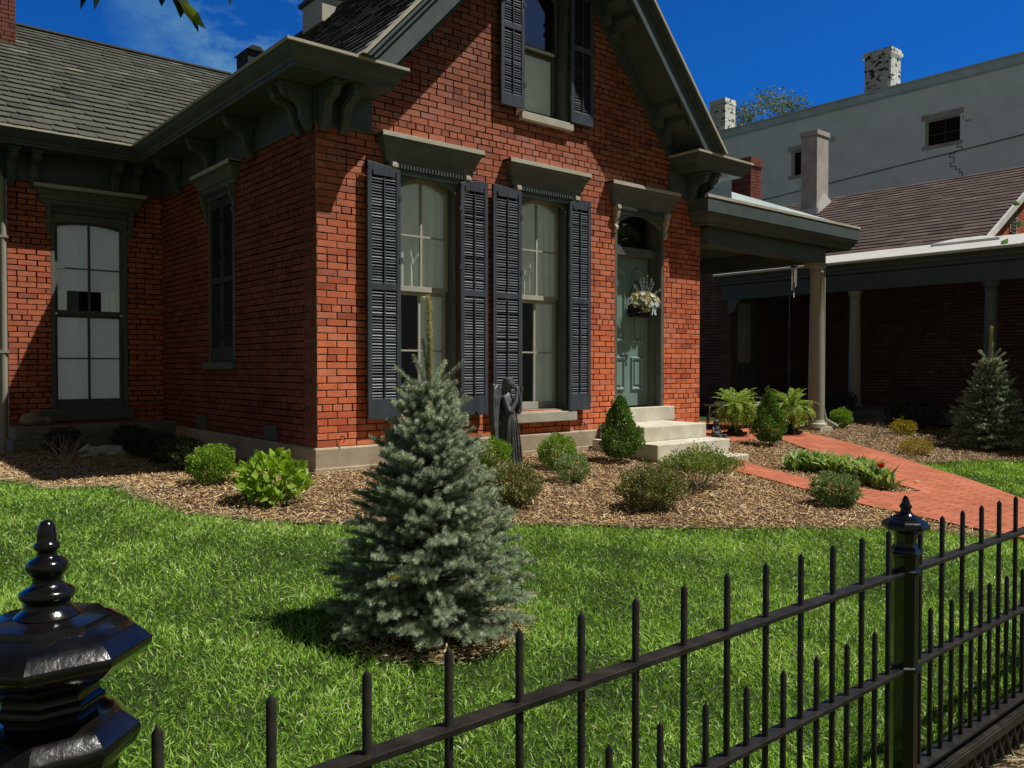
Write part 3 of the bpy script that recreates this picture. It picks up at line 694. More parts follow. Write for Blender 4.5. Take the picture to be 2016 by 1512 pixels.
# door
mb = MB(P); a, b = DR
arch_panel(mb, a, b, .503, 3.09, a + .05, b - .05, 2.86, .14, -.05, -.003)
mb.box(a - .001, a + .03, -.30, -.05, .503, 3.06); mb.box(b - .03, b + .001, -.30, -.05, .503, 3.06); mb.box(a + .03, b - .03, -.27, -.10, 2.49, 2.60)
mb.box(a + .03, a + .075, -.24, -.12, .503, 2.49); mb.box(b - .075, b - .03, -.24, -.12, .503, 2.49); mb.box(a + .03, a + .07, -.24, -.12, 2.6, 3.06); mb.box(b - .07, b - .03, -.24, -.12, 2.6, 3.06)
df = mb.build('door_frame', 'trim', H, bevel=.004)
mb = MB(P); mb.poly([(a, -.2, 2.6), (b, -.2, 2.6), (b, -.2, 3.06), (a, -.2, 3.06)]); mb.build('transom_pane', 'glass', df)
mb = MB(P); mb.poly([(a - .0, -.29, 2.5), (b + .0, -.29, 2.5), (b + .0, -.29, 3.08), (a - .0, -.29, 3.08)]); mb.build('transom_interior', 'dark', df)
mb = MB(P); DD = -.215; a, b = DR[0] + .075, DR[1] - .075
mb.box(a, b, DD - .045, DD, .512, 2.49); dr = mb.build('door', 'door', H, bevel=.003)
uc = (a + b) / 2
def ring_mold(mb, pts, wid, d0, h):
    n = len(pts); c = (sum(p for p, q in pts) / n, sum(q for p, q in pts) / n)
    def ins(p, k):
        dx, dz = c[0] - p[0], c[1] - p[1]; return (p[0] + (k if dx > 0 else -k) * min(1, abs(dx) / .05), p[1] + (k if dz > 0 else -k) * min(1, abs(dz) / .05))
    R0 = [mb.vert(p, d0, q) for p, q in pts]; R1 = [mb.vert(*(lambda z: (z[0], d0 + h, z[1]))(ins(p, wid * .35))) for p in pts]
    Ra = [mb.vert(*(lambda z: (z[0], d0 + h * .8, z[1]))(ins(p, wid * .7))) for p in pts]; Rb = [mb.vert(*(lambda z: (z[0], d0 + .001, z[1]))(ins(p, wid))) for p in pts]
    for A, B in ((R0, R1), (R1, Ra), (Ra, Rb)):
        for k in range(n): mb.face([A[k], A[(k + 1) % n], B[(k + 1) % n], B[k]])
for (p0, p1) in ((a + .10, uc - .055), (uc + .055, b - .10)):
    mb = MB(P)
    ring_mold(mb, [(p0, .72), (p1, .72), (p1, 1.17), (p0, 1.17)], .045, DD, .022); mb.box(p0 + .075, p1 - .075, DD, DD + .012, .795, 1.095)
    mb.build('door_panel', 'door', dr, bevel=.002)
    mb = MB(P); r = (p1 - p0) / 2; cc = (p0 + p1) / 2
    arc = [(p0, 1.36), (p1, 1.36)] + [(cc + r * cos(t), 2.24 + r * sin(t)) for t in [pi * k / 12 for k in range(13)]]
    ring_mold(mb, arc, .045, DD, .022); mb.box(p0 + .075, p1 - .075, DD, DD + .012, 1.435, 2.20)
    mb.build('door_panel', 'door', dr)
mb = MB(P); mb.ball((a + .05, DD + .045, 1.42), .026, .026, .026, 12); mb.tube([(a + .05, DD, 1.42), (a + .05, DD + .03, 1.42)], .01); mb.build('door_knob', 'hook', dr, smooth=True)
hood(P, 4.63, 1.32, 3.085, 3.34)

# eaves: frieze, soffit, gutter crown and its lit lip
mb = MB()
fz = [(0, 3.335), (.022, 3.335), (.03, 3.35), (.03, 3.365), (.022, 3.372), (.022, 3.68), (0, 3.68)]
mb.sweep(fz, [(-3.3, 4.54), (0, 4.54), (0, 0), (.60, 0)]); mb.build('frieze', 'trim_shaded', H)
mb = MB(); mb.sweep(fz, [(5.20, 0), (5.9, 0), (5.9, 8)]); mb.build('frieze', 'trim_shaded', H)
crown = [(0, 3.68), (.012, 3.68), (.016, 3.71), (.03, 3.715), (.035, 3.74), (.06, 3.765), (.085, 3.80), (.10, 3.835), (.112, 3.845), (.112, 3.872), (0, 3.872)]
pl = [(-3.3, 4.14), (-.40, 4.14), (-.40, -.40), (.60, -.40), (.60, -.004)]
pr = [(5.30, -.004), (5.30, -.40), (6.30, -.40), (6.30, 9)]
for q in (pl, pr): mb = MB(); mb.sweep(crown, q); mb.build('cornice', 'trim_shaded', H)
lip = [(.1125, 3.846), (.123, 3.850), (.123, 3.876), (.06, 3.8765), (.06, 3.8725), (.1125, 3.8725)]
for q in (pl, pr): mb = MB(); mb.sweep(lip, q); mb.build('gutter', 'trim_lit', H)
mb = MB()
for x0, x1, y0, y1 in ((-3.3, -.401, 4.141, 4.8), (-.399, .02, -.399, 4.8), (.0201, .599, -.399, .0), (5.301, 5.88, -.399, 0), (5.8801, 6.299, -.399, 9)):
    if x0 == 5.301: mb.build('soffit', 'trim_shaded', H); mb = MB()
    mb.box(x0, x1, y0, y1, 3.682, 3.868)
mb.build('soffit', 'trim_shaded', H)
def eave_bracket(P, u, w=.085, rail=None):
    mb = MB(P)
    sc = [(.023, 3.679), (.33, 3.679), (.335, 3.62), (.315, 3.60), (.31, 3.57), (.27, 3.545), (.20, 3.53), (.155, 3.50), (.135, 3.45), (.125, 3.38), (.10, 3.33), (.075, 3.305), (.06, 3.27), (.045, 3.265), (.023, 3.28)]
    mb.prism(sc, lambda p, q, t: (t, p, q), u - w / 2, u + w / 2)
    mb.prism([(o * .9, z - .0 if z > 3.6 else z + .01) for o, z in sc[:12]], lambda p, q, t: (t, p, q), u - w / 2 - .012, u - w / 2 - .0005)
    mb.prism([(o * .9, z - .0 if z > 3.6 else z + .01) for o, z in sc[:12]], lambda p, q, t: (t, p, q), u + w / 2 + .0005, u + w / 2 + .012)
    mb.box(u - w / 2 - .02, u + w / 2 + .02, .024, .35, 3.645, 3.678)
    return mb.build('eave_bracket', 'trim_shaded', H, bevel=.004)
for y in (.06, .27, 1.42, 2.55, 3.72): eave_bracket(S_, y)
for x in (.06, .27, 5.63, 5.84): eave_bracket(P, x)
for x in (-1.80, -1.55, -.62, -.37): eave_bracket(PW, x)
RS = lambda u, d, z: (5.9 + d, u, z)
for y in (.06, .3, 1.9): eave_bracket(RS, y)

# gable rakes
def rake(sgn):
    X = (lambda x: x) if sgn < 0 else (lambda x: 5.9 - x)
    xa, xb = .255, 2.95
    za, zb = rake_z(xa), rake_z(xb)
    k = RISE
    def strip(mb, o0, o1, y0, y1, xs=xa, cut=0):
        # vertical band from o0 to o1 below the roof line, between y0 and y1
        zc = 3.880 if y0 < -.03 else 3.70
        p = [(xa + (zc + o0 - za) / k, zc), (xb, zb - o0), (xb, zb - o1), (xa + (zc + o1 - za) / k, zc)]
        mb.prism(p, lambda q, r, t: (X(q), t, r), y0, y1)
    mb = MB(); strip(mb, .17, .42, -.515, -.490); strip(mb, .025, .10, -.575, -.49); strip(mb, .10, .17, -.545, -.49)
    b = mb.build('rake_board', 'trim_shaded', H)
    mb = MB(); strip(mb, .30, .335, -.488, -.024); mb.build('rake_soffit', 'trim_shaded', H)
    mb = MB(); strip(mb, .33, .60, -.023, -.003, xs=xa + .3); mb.build('rake_frieze', 'trim_shaded', H)
    mb = MB(); strip(mb, .006, .040, -.592, -.5755); strip(mb, -.005, .0055, -.592, -.40); mb.build('drip_edge', 'trim_lit', b)
    for s in (.55, .72, 1.55, 1.72, 2.45):
        mb = MB(); x = xa + s
        zz = za + (x - xa) * k
        mb.prism([(x, zz - .33), (x + .09, zz - .33 + .09 * k), (x + .09, zz - .56 + .09 * k), (x, zz - .56)], lambda q, r, t: (X(q), t, r), -.15, -.0235)
        mb.prism([(x, zz - .336), (x + .09, zz - .336 + .09 * k), (x + .09, zz - .42 + .09 * k), (x, zz - .42)], lambda q, r, t: (X(q), t, r), -.42, -.1502)
        mb.build('rake_bracket', 'trim_shaded', H, bevel=.004)
rake(-1); rake(1)

# roofs
def shingles(mb, fn, U, Vv, w, ex, thick=.012, rf=None, scal=False, seed=1, mi=0):
    """fn(u, v, h) -> point (v up the slope, h off the plane)"""
    rd = random.Random(seed); v = 0; row = 0
    while v < Vv:
        u = U[0] - rd.uniform(0, w); v1 = min(v + ex, Vv)
        while u < U[1]:
            ww = w * rd.uniform(.9, 1.1); a, b = max(u + .002, U[0]), min(u + ww - .002, U[1])
            if b - a > .02:
                r = rf(rd) if rf else rd.random(); h = thick * rd.uniform(.8, 1.25)
                if scal: pts = [(a + .055, v), (b - .03, v + .002), (b, v + .035), (b, v1), (a, v1), (a, v + .075), (a + .018, v + .022)]
                else: pts = [(a, v), (b, v), (b, v1), (a, v1)]
                top = [mb.vert(*fn(p, q, h * (1 - (q - v) / (ex * 1.02)) + .0015)) for p, q in pts]
                bot = [mb.vert(*fn(p, q, -.004)) for p, q in pts]
                mb.face(top, mi, r); n = len(pts)
                for k in range(n): mb.face([top[k], top[(k + 1) % n], bot[(k + 1) % n], bot[k]], mi, max(0, r - .2))
            u += ww
        v += ex; row += 1
ANG = math.atan(RISE); cs, sn = cos(ANG), sin(ANG)
def Lplane(u, v, h): return (.255 + v * cs - h * sn, u, 3.95 + v * sn + h * cs)
def Rplane(u, v, h): return (5.645 - v * cs + h * sn, u, 3.95 + v * sn + h * cs)
SL = (2.95 - .255) / cs
mb = MB(); shingles(mb, Lplane, (-.56, 11.5), SL, .30, .165, .020, seed=4)
for fn in (Lplane, Rplane):
    p = [fn(-.56, 0, -.005), fn(11.5, 0, -.005), fn(11.5, SL, -.005), fn(-.56, SL, -.005)]; q = [fn(-.56, 0, -.05), fn(11.5, 0, -.05), fn(11.5, SL, -.05), fn(-.56, SL, -.05)]
    i = [mb.vert(*x) for x in p]; j = [mb.vert(*x) for x in q]; mb.face(i); mb.face(j)
    for k in range(4): mb.face([i[k], i[(k + 1) % 4], j[(k + 1) % 4], j[k]])
shingles(mb, Rplane, (-.56, 11.5), SL, .30, .125, .014, seed=5)
rf = mb.build('roof', 'slate_dark', H, attr=True)
mb = MB(); mb.tube([(2.95, -.58, 3.96 + RISE * 2.695), (2.95, 11.5, 3.96 + RISE * 2.695)], .05, 8); mb.build('ridge_cap', 'slate_dark', rf)
mb = MB(); mb.box(.02, .30, -.38, 11, 3.869, 3.878); mb.build('roof_shelf', 'slate_dark', H); mb = MB(); mb.box(5.6, 5.88, -.38, 11, 3.869, 3.878); mb.build('roof_shelf', 'slate_dark', H)
# wing roof: plane from its gutter up to the ridge
WZ0, WY0, WZ1, WY1 = 3.872, 4.02, 7.06, 9.7
wa = math.atan2(WZ1 - WZ0, WY1 - WY0); wc, ws = cos(wa), sin(wa)
def Wplane(u, v, h): return (u, WY0 + v * wc - h * ws, WZ0 + v * ws + h * wc)
WL = (WY1 - WY0) / wc
def slate_rf(rd):
    t = rd.random()
    return .95 + rd.uniform(0, .05) if t < .055 else (rd.uniform(0, .15) if t < .17 else rd.uniform(.3, .8))
mb = MB()
i = [mb.vert(*Wplane(u, v, -.005)) for u, v in ((-3.3, 0), (3.0, 0), (3.0, WL), (-3.3, WL))]; mb.face(i)
shingles(mb, Wplane, (-3.3, 2.95), WL, .255, .262, .020, rf=slate_rf, scal=True, seed=9)
wr = mb.build('roof', 'slate', H, attr=True)
mb = MB(); mb.tube([(-3.3, WY1, WZ1 + .02), (3, WY1, WZ1 + .02)], .05, 8); mb.build('ridge_cap', 'slate', wr)
mb = MB(); mb.box(-1.85, 0.2, 4.8, 9.6, 3.45, 3.86); mb.build('attic_wall', 'trim', H)
mb = MB(); mb.box(-.33, -.0, 4.6, 4.63, 3.88, 4.2); mb.build('valley_flashing', 'white_metal', H)
# wing chimney
mb = MB(); brickwall_ = mb
def chimney(name_parent, x0, x1, y0, y1, z0, z1, mats, cap=.05, band=True, seed=1, co=None):
    mb = MB(lambda u, d, z: (u, y0 - d, z)); brickwall(mb, x0 + .002, x1 - .002, z0, z1, seed=seed, thick=.05)
    mb2 = MB(lambda u, d, z: (x0 - d, u, z)); brickwall(mb2, y0 + .002, y1 - .002, z0, z1, seed=seed + 1, thick=.05)
    n = len(mb.v); mb.v += mb2.v; mb.f += [[a + n for a in f] for f in mb2.f]; mb.m += mb2.m; mb.r += mb2.r
    mb.P = ident
    mb.box(x0 + .03, x1 - .004, y0 + .03, y1 - .004, z0, z1, 0)
    if band:
        mb.box(x0 - cap, x1 + cap, y0 - cap, y1 + cap, z1, z1 + .09, 1, .3); mb.box(x0 - cap * .4, x1 + cap * .4, y0 - cap * .4, y1 + cap * .4, z1 + .09, z1 + .2, 1, .6)
    return mb.build('chimney', mats, name_parent, attr=True)
ch = chimney(H, -1.75, -1.11, 8.2, 8.85, 6.0, 7.9, ['mortar_dark', 'brick_old'], seed=21)
mb = MB(); mb.box(-1.8, -1.05, 8.14, 8.9, 6.05, 6.16); mb.build('flashing', 'coping', ch)
# chimney on the main ridge and a vent box
mb = MB(); mb.box(2.65, 3.2, 5.0, 5.7, 6.6, 7.9); c2 = mb.build('chimney', 'trim_lit', H, bevel=.01)
mb = MB(); mb.box(2.6, 3.25, 4.95, 5.75, 7.02, 7.08); mb.build('flashing', 'shutter_old', c2)
mb = MB(); mb.box(2.78, 3.1, 8.3, 8.85, 6.9, 7.14); mb.prism([(2.74, 7.14), (3.14, 7.14), (3.02, 7.24), (2.86, 7.24)], lambda p, q, t: (p, t, q), 8.25, 8.9); mb.build('roof_vent', 'slate_dark', H, bevel=.01)
# downspout left
mb = MB(); mb.tube([(-1.98, 4.42, 3.75), (-1.98, 4.42, 3.45), (-1.90, 4.475, 3.3), (-1.90, 4.475, 0.0)], .045, 10)
for z in (1.2, 2.6): mb.box(-1.95, -1.84, 4.425, 4.535, z, z + .03)
mb.build('downspout', 'downpipe', H, smooth=True)
# porch on the right
mb = MB(); mb.box(5.73, 9.70, -.22, 3.1, 3.12, 3.13); mb.box(5.92, 9.55, -.16, 2.9, 2.99, 3.02)
pr_ = mb.build('porch_ceiling', 'trim_shaded', H)
pf = [(0, 2.985), (.0, 2.985), (.03, 2.99), (.04, 3.03), (.10, 3.10), (.11, 3.14), (.13, 3.15), (.13, 3.335), (0, 3.335)]
mb = MB(); mb.sweep(pf, [(5.74, -.02), (5.74, -.22), (9.62, -.22), (9.62, 3.1)]); mb.build('porch_fascia', 'trim_shaded', pr_)
mb = MB(); q = [(5.6, -.36, 3.338), (9.76, -.36, 3.338), (9.76, 3.2, 3.338), (5.6, 3.2, 3.338)]
mb.box(5.6, 9.765, -.362, -.30, 3.3365, 3.375); mb.box(9.70, 9.765, -.299, 3.2, 3.3365, 3.375)
mb.build('porch_gutter', 'trim_lit', pr_)
mb = MB(); i = [mb.vert(*x) for x in ((5.6, -.30, 3.37), (9.70, -.30, 3.37), (9.70, 3.2, 3.37), (5.6, 3.2, 3.37), (5.89, -.25, 3.52), (5.89, 3.0, 3.52))]
mb.face([i[0], i[1], i[4]]); mb.face([i[1], i[2], i[5], i[4]]); mb.face([i[2], i[3], i[5]]); mb.build('roof', 'coping', pr_)
mb = MB(); mb.box(5.905, 9.03, -.33 + .19, .07, 2.735, 2.988); mb.box(8.82, 9.028, .0705, 2.9, 2.735, 2.988); mb.build('porch_beam', 'trim_shaded', H, bevel=.006)
cx, cy = 8.93, -.05
mb = MB(); mb.box(cx - .19, cx + .19, cy - .19, cy + .19, -.05, .055)
mb.lathe(cx, cy, [(.165, .055), (.175, .085), (.165, .115), (.14, .125), (.135, .15), (.13, .165)], 32)
mb.build('column_base', 'trim_lit', H, smooth=True, angle=50)
mb = MB(); mb.lathe(cx, cy, [(.125, .165), (.122, .8), (.112, 1.8), (.098, 2.55), (.110, 2.565), (.110, 2.59), (.098, 2.60), (.10, 2.63), (.128, 2.67), (.13, 2.68)], 32); mb.box(cx - .15, cx + .15, cy - .1 , cy + .15, 2.68, 2.733)
mb.build('porch_column', 'downpipe', H, smooth=True, angle=40)
mb = MB(); mb.tube([(cx + .17, cy - .02, 2.98), (cx + .17, cy - .02, .35), (cx + .20, cy - .05, .16), (cx + .34, cy - .18, .04)], [.035, .035, .04, .045], 12); mb.build('downspout', 'downpipe', H, smooth=True)

# ------------------------------------------------------------------ wind chime on the porch beam
wch = empty('wind_chime', (8.07, -.14, 2.735), label='small metal wind chime hanging from the porch beam left of the tall column', cat='wind chime')
x, y = 8.07, -.155
mb = MB(); mb.tube([(x, y, 2.74), (x, y, 2.60)], .003, 6); mb.lathe(x, y, [(.045, 2.59), (.05, 2.595), (.05, 2.61), (.03, 2.62)], 16); mb.build('chime_disc', 'urn', wch, smooth=True)
for k in range(5):
    a = 2 * pi * k / 5; mb = MB(); L = (.30, .24, .34, .22, .28)[k]
    mb.tube([(x + .035 * cos(a), y + .035 * sin(a), 2.575), (x + .035 * cos(a), y + .035 * sin(a), 2.575 - L)], .0065, 8); mb.build('chime_tube', 'white_metal', wch, smooth=True)
mb = MB(); mb.tube([(x, y, 2.59), (x, y, 2.17)], .0015, 5); mb.box(x - .012, x + .012, y - .002, y + .002, 2.12, 2.19); mb.build('wind_sail', 'white_metal', wch)

# ------------------------------------------------------------------ neighbouring house
NH = empty('neighbour_house', (14.5, 0, 0), label='low brick house with brown shingle roof and long shaded porch right of the cottage', cat='house')
NX = side(14.5)
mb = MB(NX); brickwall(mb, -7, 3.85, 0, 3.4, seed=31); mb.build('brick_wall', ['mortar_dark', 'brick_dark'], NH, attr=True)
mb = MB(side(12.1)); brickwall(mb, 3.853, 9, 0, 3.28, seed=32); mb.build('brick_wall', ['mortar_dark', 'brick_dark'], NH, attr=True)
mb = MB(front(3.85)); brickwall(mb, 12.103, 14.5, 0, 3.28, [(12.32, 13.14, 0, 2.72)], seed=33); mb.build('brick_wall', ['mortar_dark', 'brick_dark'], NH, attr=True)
mb = MB(front(3.85)); mb.box(12.32, 12.38, -.12, .01, 0, 2.72); mb.box(13.08, 13.14, -.12, .01, 0, 2.72); mb.box(12.38, 13.08, -.12, .01, 2.62, 2.72)
dd = mb.build('door_frame', 'trim', NH, bevel=.004)
mb = MB(front(3.85)); mb.box(12.38, 13.08, -.11, -.07, .02, 2.62); d2 = mb.build('door', 'trim', NH)
mb = MB(front(3.85)); mb.box(12.48, 12.98, -.069, -.06, 1.15, 2.5); mb.build('door_window', 'stucco', d2)
mb = MB(); mb.box(11.98, 12.16, -7, 4.0, 2.535, 2.86); mb.build('porch_beam', 'trim_shaded', NH, bevel=.006)
for a in (3.78,):
    mb = MB(front(3.98)); mb.prism([(.0, 2.535), (-.30, 2.535), (-.28, 2.45), (-.22, 2.42), (-.18, 2.30), (-.10, 2.24), (0, 2.22)], lambda p, q, t: (12.09 - .0, .13 - p, q) if t == 0 else (11.99, .13 - p, q), 0, 1)
    mb.build('corbel', 'trim', NH)
mb = MB(); mb.sweep([(0, 2.87), (.02, 2.87), (.03, 2.93), (.06, 2.95), (.07, 3.0), (.12, 3.05), (.13, 3.055), (0, 3.055)], [(11.96, 4.05), (11.96, -7)]); mb.build('porch_fascia', 'trim_shaded', NH)
mb = MB(); mb.tube([(11.83, 4.12, 3.085), (11.83, -7, 3.085)], .032, 10); mb.build('gutter', 'white_metal', NH, smooth=True)
mb = MB(); mb.prism([(11.86, 3.09), (14.52, 3.66), (14.52, 3.60), (11.86, 3.058)], lambda p, q, t: (p, t, q), -7, 4.06)
mb.build('porch_roof', 'white_metal', NH)
for y in (.92, -1.55, -4.2):
    mb = MB(); mb.lathe(12.07, y, [(.16, .2), (.16, .28), (.12, .32), (.115, 1.2), (.095, 2.38), (.12, 2.41), (.10, 2.43), (.15, 2.53)], 24); mb.build('porch_column', 'trim' if y < 0 else 'downpipe', NH, smooth=True)
mb = MB(); mb.box(11.9, 14.5, -7, 3.85, 0, .2); mb.build('porch_floor', 'stone_dark', NH)
mb = MB(); mb.box(12.2, 14.4, -7, 3.8, 2.87, 2.9); mb.build('porch_ceiling', 'trim_shaded', NH)
na = math.atan(.568); nc_, ns_ = cos(na), sin(na)
def NP_(u, v, h): return (14.25 + v * nc_ - h * ns_, u, 3.60 + v * ns_ + h * nc_)
NL = 3.75 / nc_
mb = MB(); i = [mb.vert(*NP_(u, v, -.006)) for u, v in ((-.62, 0), (10, 0), (10, NL), (-.62, NL))]; mb.face(i)
shingles(mb, NP_, (-.62, 10), NL, .34, .19, .018, seed=41, rf=lambda rd: min(1, max(0, rd.gauss(.45, .25))))
j = [mb.vert(*p) for p in ((18, -.62, 5.72), (18, 10, 5.72), (21.75, 10, 3.6), (21.75, -.62, 3.6))]; mb.face(j)
nr = mb.build('roof', 'shingle_brown', NH, attr=True)
mb = MB(); mb.prism([(14.55, 3.62), (21.4, 3.62), (18, 5.60)], lambda p, q, t: (p, t, q), -.45, -.2); mb.build('gable_wall', 'brick_wing', NH)
mb = MB(front(-.452))
def nglim(z): return (14.6 + (z - 3.62) / .568 + .1, 21.4 - (z - 3.62) / .568)
brickwall(mb, 14.6, 21.4, 3.62, 5.45, [(16.05, 16.45, 3.95, 4.62)], nglim, seed=44, thick=.02); mb.build('gable_bricks', ['mortar_wing', 'brick_wing'], NH, attr=True)
mb = MB(front(-.452)); mb.box(16.05, 16.45, -.02, .02, 3.95, 4.62); lv = mb.build('gable_vent', 'stucco', NH)
mb = MB(front(-.472))
for k in range(8): mb.box(16.10, 16.40, .001, .016, 4.0 + k * .075, 4.035 + k * .075)
mb.build('vent_slats', 'sash_dark', lv)
for s in (1, -1):
    f = (lambda x: x) if s == 1 else (lambda x: 36 - x)
    mb = MB(); mb.prism([(14.15, 3.56), (18, 5.75), (18, 5.62), (14.30, 3.50)], lambda p, q, t: (f(p), t, q), -.68, -.622); mb.build('rake_board', 'white_metal', NH)
mb = MB(); mb.box(13.55, 14.7, -1.15, .12, 3.44, 3.50); i = [mb.vert(*p) for p in ((13.55, -1.15, 3.503), (14.7, -1.15, 3.503), (14.7, .12, 3.503), (13.55, .12, 3.503), (14.2, -.6, 3.66), (14.7, -.6, 3.66), (14.7, -.1, 3.66), (14.2, -.1, 3.66))]
for q in ((0, 1, 5, 4), (0, 4, 7, 3), (3, 7, 6, 2), (4, 5, 6, 7)): mb.face([i[a] for a in q])
mb.build('eave_return', 'white_metal', NH)
mb = MB(); mb.box(17.0, 17.6, 4.58, 5.05, 4.9, 7.28); mb.box(16.97, 17.63, 4.55, 5.08, 7.285, 7.42); c1 = mb.build('chimney', 'stucco', NH, bevel=.01)
mb = MB(); mb.prism([(16.95, 5.0), (17.65, 5.42), (17.65, 5.60), (17.3, 5.75), (16.95, 5.30)], lambda p, q, t: (p, t, q), 4.53, 4.575); mb.box(16.93, 16.995, 4.53, 5.1, 5.0, 5.32); mb.build('flashing', 'white_metal', c1)
ch = chimney(NH, 13.0, 13.45, 3.95, 4.48, 3.3, 5.72, ['mortar_dark', 'brick_old'], cap=.03, seed=47)
mb = MB(); mb.box(12.02, 16, 3.9, 9.2, 3.285, 3.40); mb.build('rear_roof', 'shingle_brown', NH)

# ------------------------------------------------------------------ big white building
WB = empty('white_building', (24, 5, 0), label='large plain pale grey-white painted building rising behind the brown roof', cat='building')
WX = side(24)
mb = MB(WX); ops = [(3.72, 4.80, 8.18, 9.02), (9.05, 9.62, 8.08, 8.98)]
zs = [0, 8.08, 8.18, 8.98, 9.02, 10.12]; us = [-14, 3.72, 4.80, 9.05, 9.62, 30]
for a in range(5):
    for b in range(5):
        u0, u1, z0, z1 = us[a], us[a + 1], zs[b], zs[b + 1]; um, zm = (u0 + u1) / 2, (z0 + z1) / 2
        if any(o[0] < um < o[1] and o[2] < zm < o[3] for o in ops): continue
        mb.box(u0, u1, -.4, 0, z0, z1)
mb.box(-14, 30, -12, -.41, 9.6, 9.9)
wl = mb.build('wall', 'white_wall', WB)
mb = MB(WX); mb.box(-14, 30, -.42, .05, 10.12, 10.36); mb.box(-14, 30, -.45, .09, 10.362, 10.42); mb.box(-14, 30, .001, .03, 10.06, 10.09); mb.build('parapet_coping', 'coping', WB)
for o in ops:
    mb = MB(WX); mb.box(o[0] - .0, o[1] + .0, -.30, -.28, o[2], o[3]); q = mb.build('window', 'dark', WB)
    mb = MB(WX); mb.box(o[0] - .10, o[1] + .10, .0, .04, o[3], o[3] + .17); mb.build('lintel', 'stucco', q)
    mb = MB(WX); mb.box(o[0] - .08, o[1] + .08, .0, .05, o[2] - .10, o[2]); mb.build('sill', 'stucco', q)
    mb = MB(WX); mb.box(o[0], o[1], -.27, -.24, o[2] + .38, o[2] + .42); mb.box((o[0] + o[1]) / 2 - .02, (o[0] + o[1]) / 2 + .02, -.27, -.24, o[2], o[3]); mb.build('window_bar', 'shutter_old', q)
chimney(WB, 24.1, 24.8, 5.98, 6.9, 10.3, 11.62, ['white_peel', 'white_peel'], cap=.06, seed=51)
chimney(WB, 24.1, 24.8, 12.6, 13.35, 10.3, 11.55, ['white_peel', 'white_peel'], cap=.02, seed=52)
mb = MB(WX); u, z = 3.74, 8.12; rd = random.Random(8)
path_ = [(3.66, 8.10), (3.80, 8.10), (3.80, 7.98), (3.66, 7.98), (3.66, 7.86), (3.86, 7.86), (3.86, 7.80), (4.02, 7.80), (4.02, 7.70), (3.90, 7.70), (3.90, 7.52), (4.0, 7.52), (4.0, 7.40), (3.84, 7.40), (3.84, 7.28), (3.72, 7.28), (3.72, 7.16), (3.64, 7.16), (3.64, 6.90)]
for (a, b), (c, d) in zip(path_, path_[1:]): mb.box(min(a, c) - .012, max(a, c) + .012, .0015, .004, min(b, d) - .012, max(b, d) + .012)
mb.build('wall_crack', 'peel', WB); mb = MB(WX); mb.box(3.40, 3.56, .0015, .004, 8.74, 8.76); mb.box(3.54, 3.56, .0015, .004, 8.76, 8.83); mb.box(3.62, 3.64, .0015, .004, 8.80, 8.95)
mb.build('wall_crack', 'peel', WB)
mb = MB(WX); mb.tube([(u, .03 + .012 * sin(u * 9), 8.09 - .0645 * (u - .0) + .0 * u) for u in [-4 + .8 * k for k in range(26)]], .014, 6); mb.build('wall_cable', 'shutter_old', WB, smooth=True)
mb = MB(WX); mb.box(7.90, 8.05, 0, .12, 9.02, 9.2); mb.build('wall_vent', 'coping', WB, bevel=.02)

# ------------------------------------------------------------------ trees
def far_tree(name, base, hgt, spread, n, leaf, mat, label, seed, cl=40, low=.35, lw=.16):
    rd = random.Random(seed); t = empty(name, base, label=label, cat='tree')
    mb = MB(); b = np.array(base, float); tips = []
    def limb(p, d, L, r, lev):
        q = p + d * L; mid = (p + q) / 2 + np.array([rd.uniform(-.06, .06) * L for _ in range(3)])
        mb.tube([p, mid, q], [r, r * .8, r * .6], 6 if lev > 1 else 10)
        if lev >= 4: tips.append(q); return
        for k in range(rd.choice((2, 3, 3))):
            nd = d + np.array([rd.uniform(-.75, .75), rd.uniform(-.75, .75), rd.uniform(-.05, .6)]); nd /= np.linalg.norm(nd)
            limb(q, nd, L * rd.uniform(.6, .8), r * .6, lev + 1)
        if lev >= 2: tips.append(q)
    limb(b, np.array([0, 0, 1.]), hgt * low, lw, 0)
    tr = mb.build('trunk', 'bark', t, smooth=True)
    T = np.array(tips); c = T[RNG.integers(0, len(T), n)] + RNG.normal(0, spread, (n, 3)) * (1, 1, .7)
    V, F, R_ = scatter(T_LEAF, c, basis(RNG.normal(size=(n, 3))), RNG.uniform(leaf * .6, leaf * 1.3, n))
    np_mesh('crown', V, F, mat, t, rnd=R_)
    return t
far_tree('leafy_tree', (38.0, 18.2, 0), 16.9, .42, 5200, .17, 'far_leaf', 'distant spring tree with thin green crown showing above the white building', 12)
# shade tree standing just right of the photographed yard
far_tree('shade_tree', (12.0, -4.75, -.3), 5.4, .45, 30000, .17, 'arbor', 'leafy shade tree beside the right-hand lawn whose shadow falls on the spruce', 5, low=.30, lw=.14)

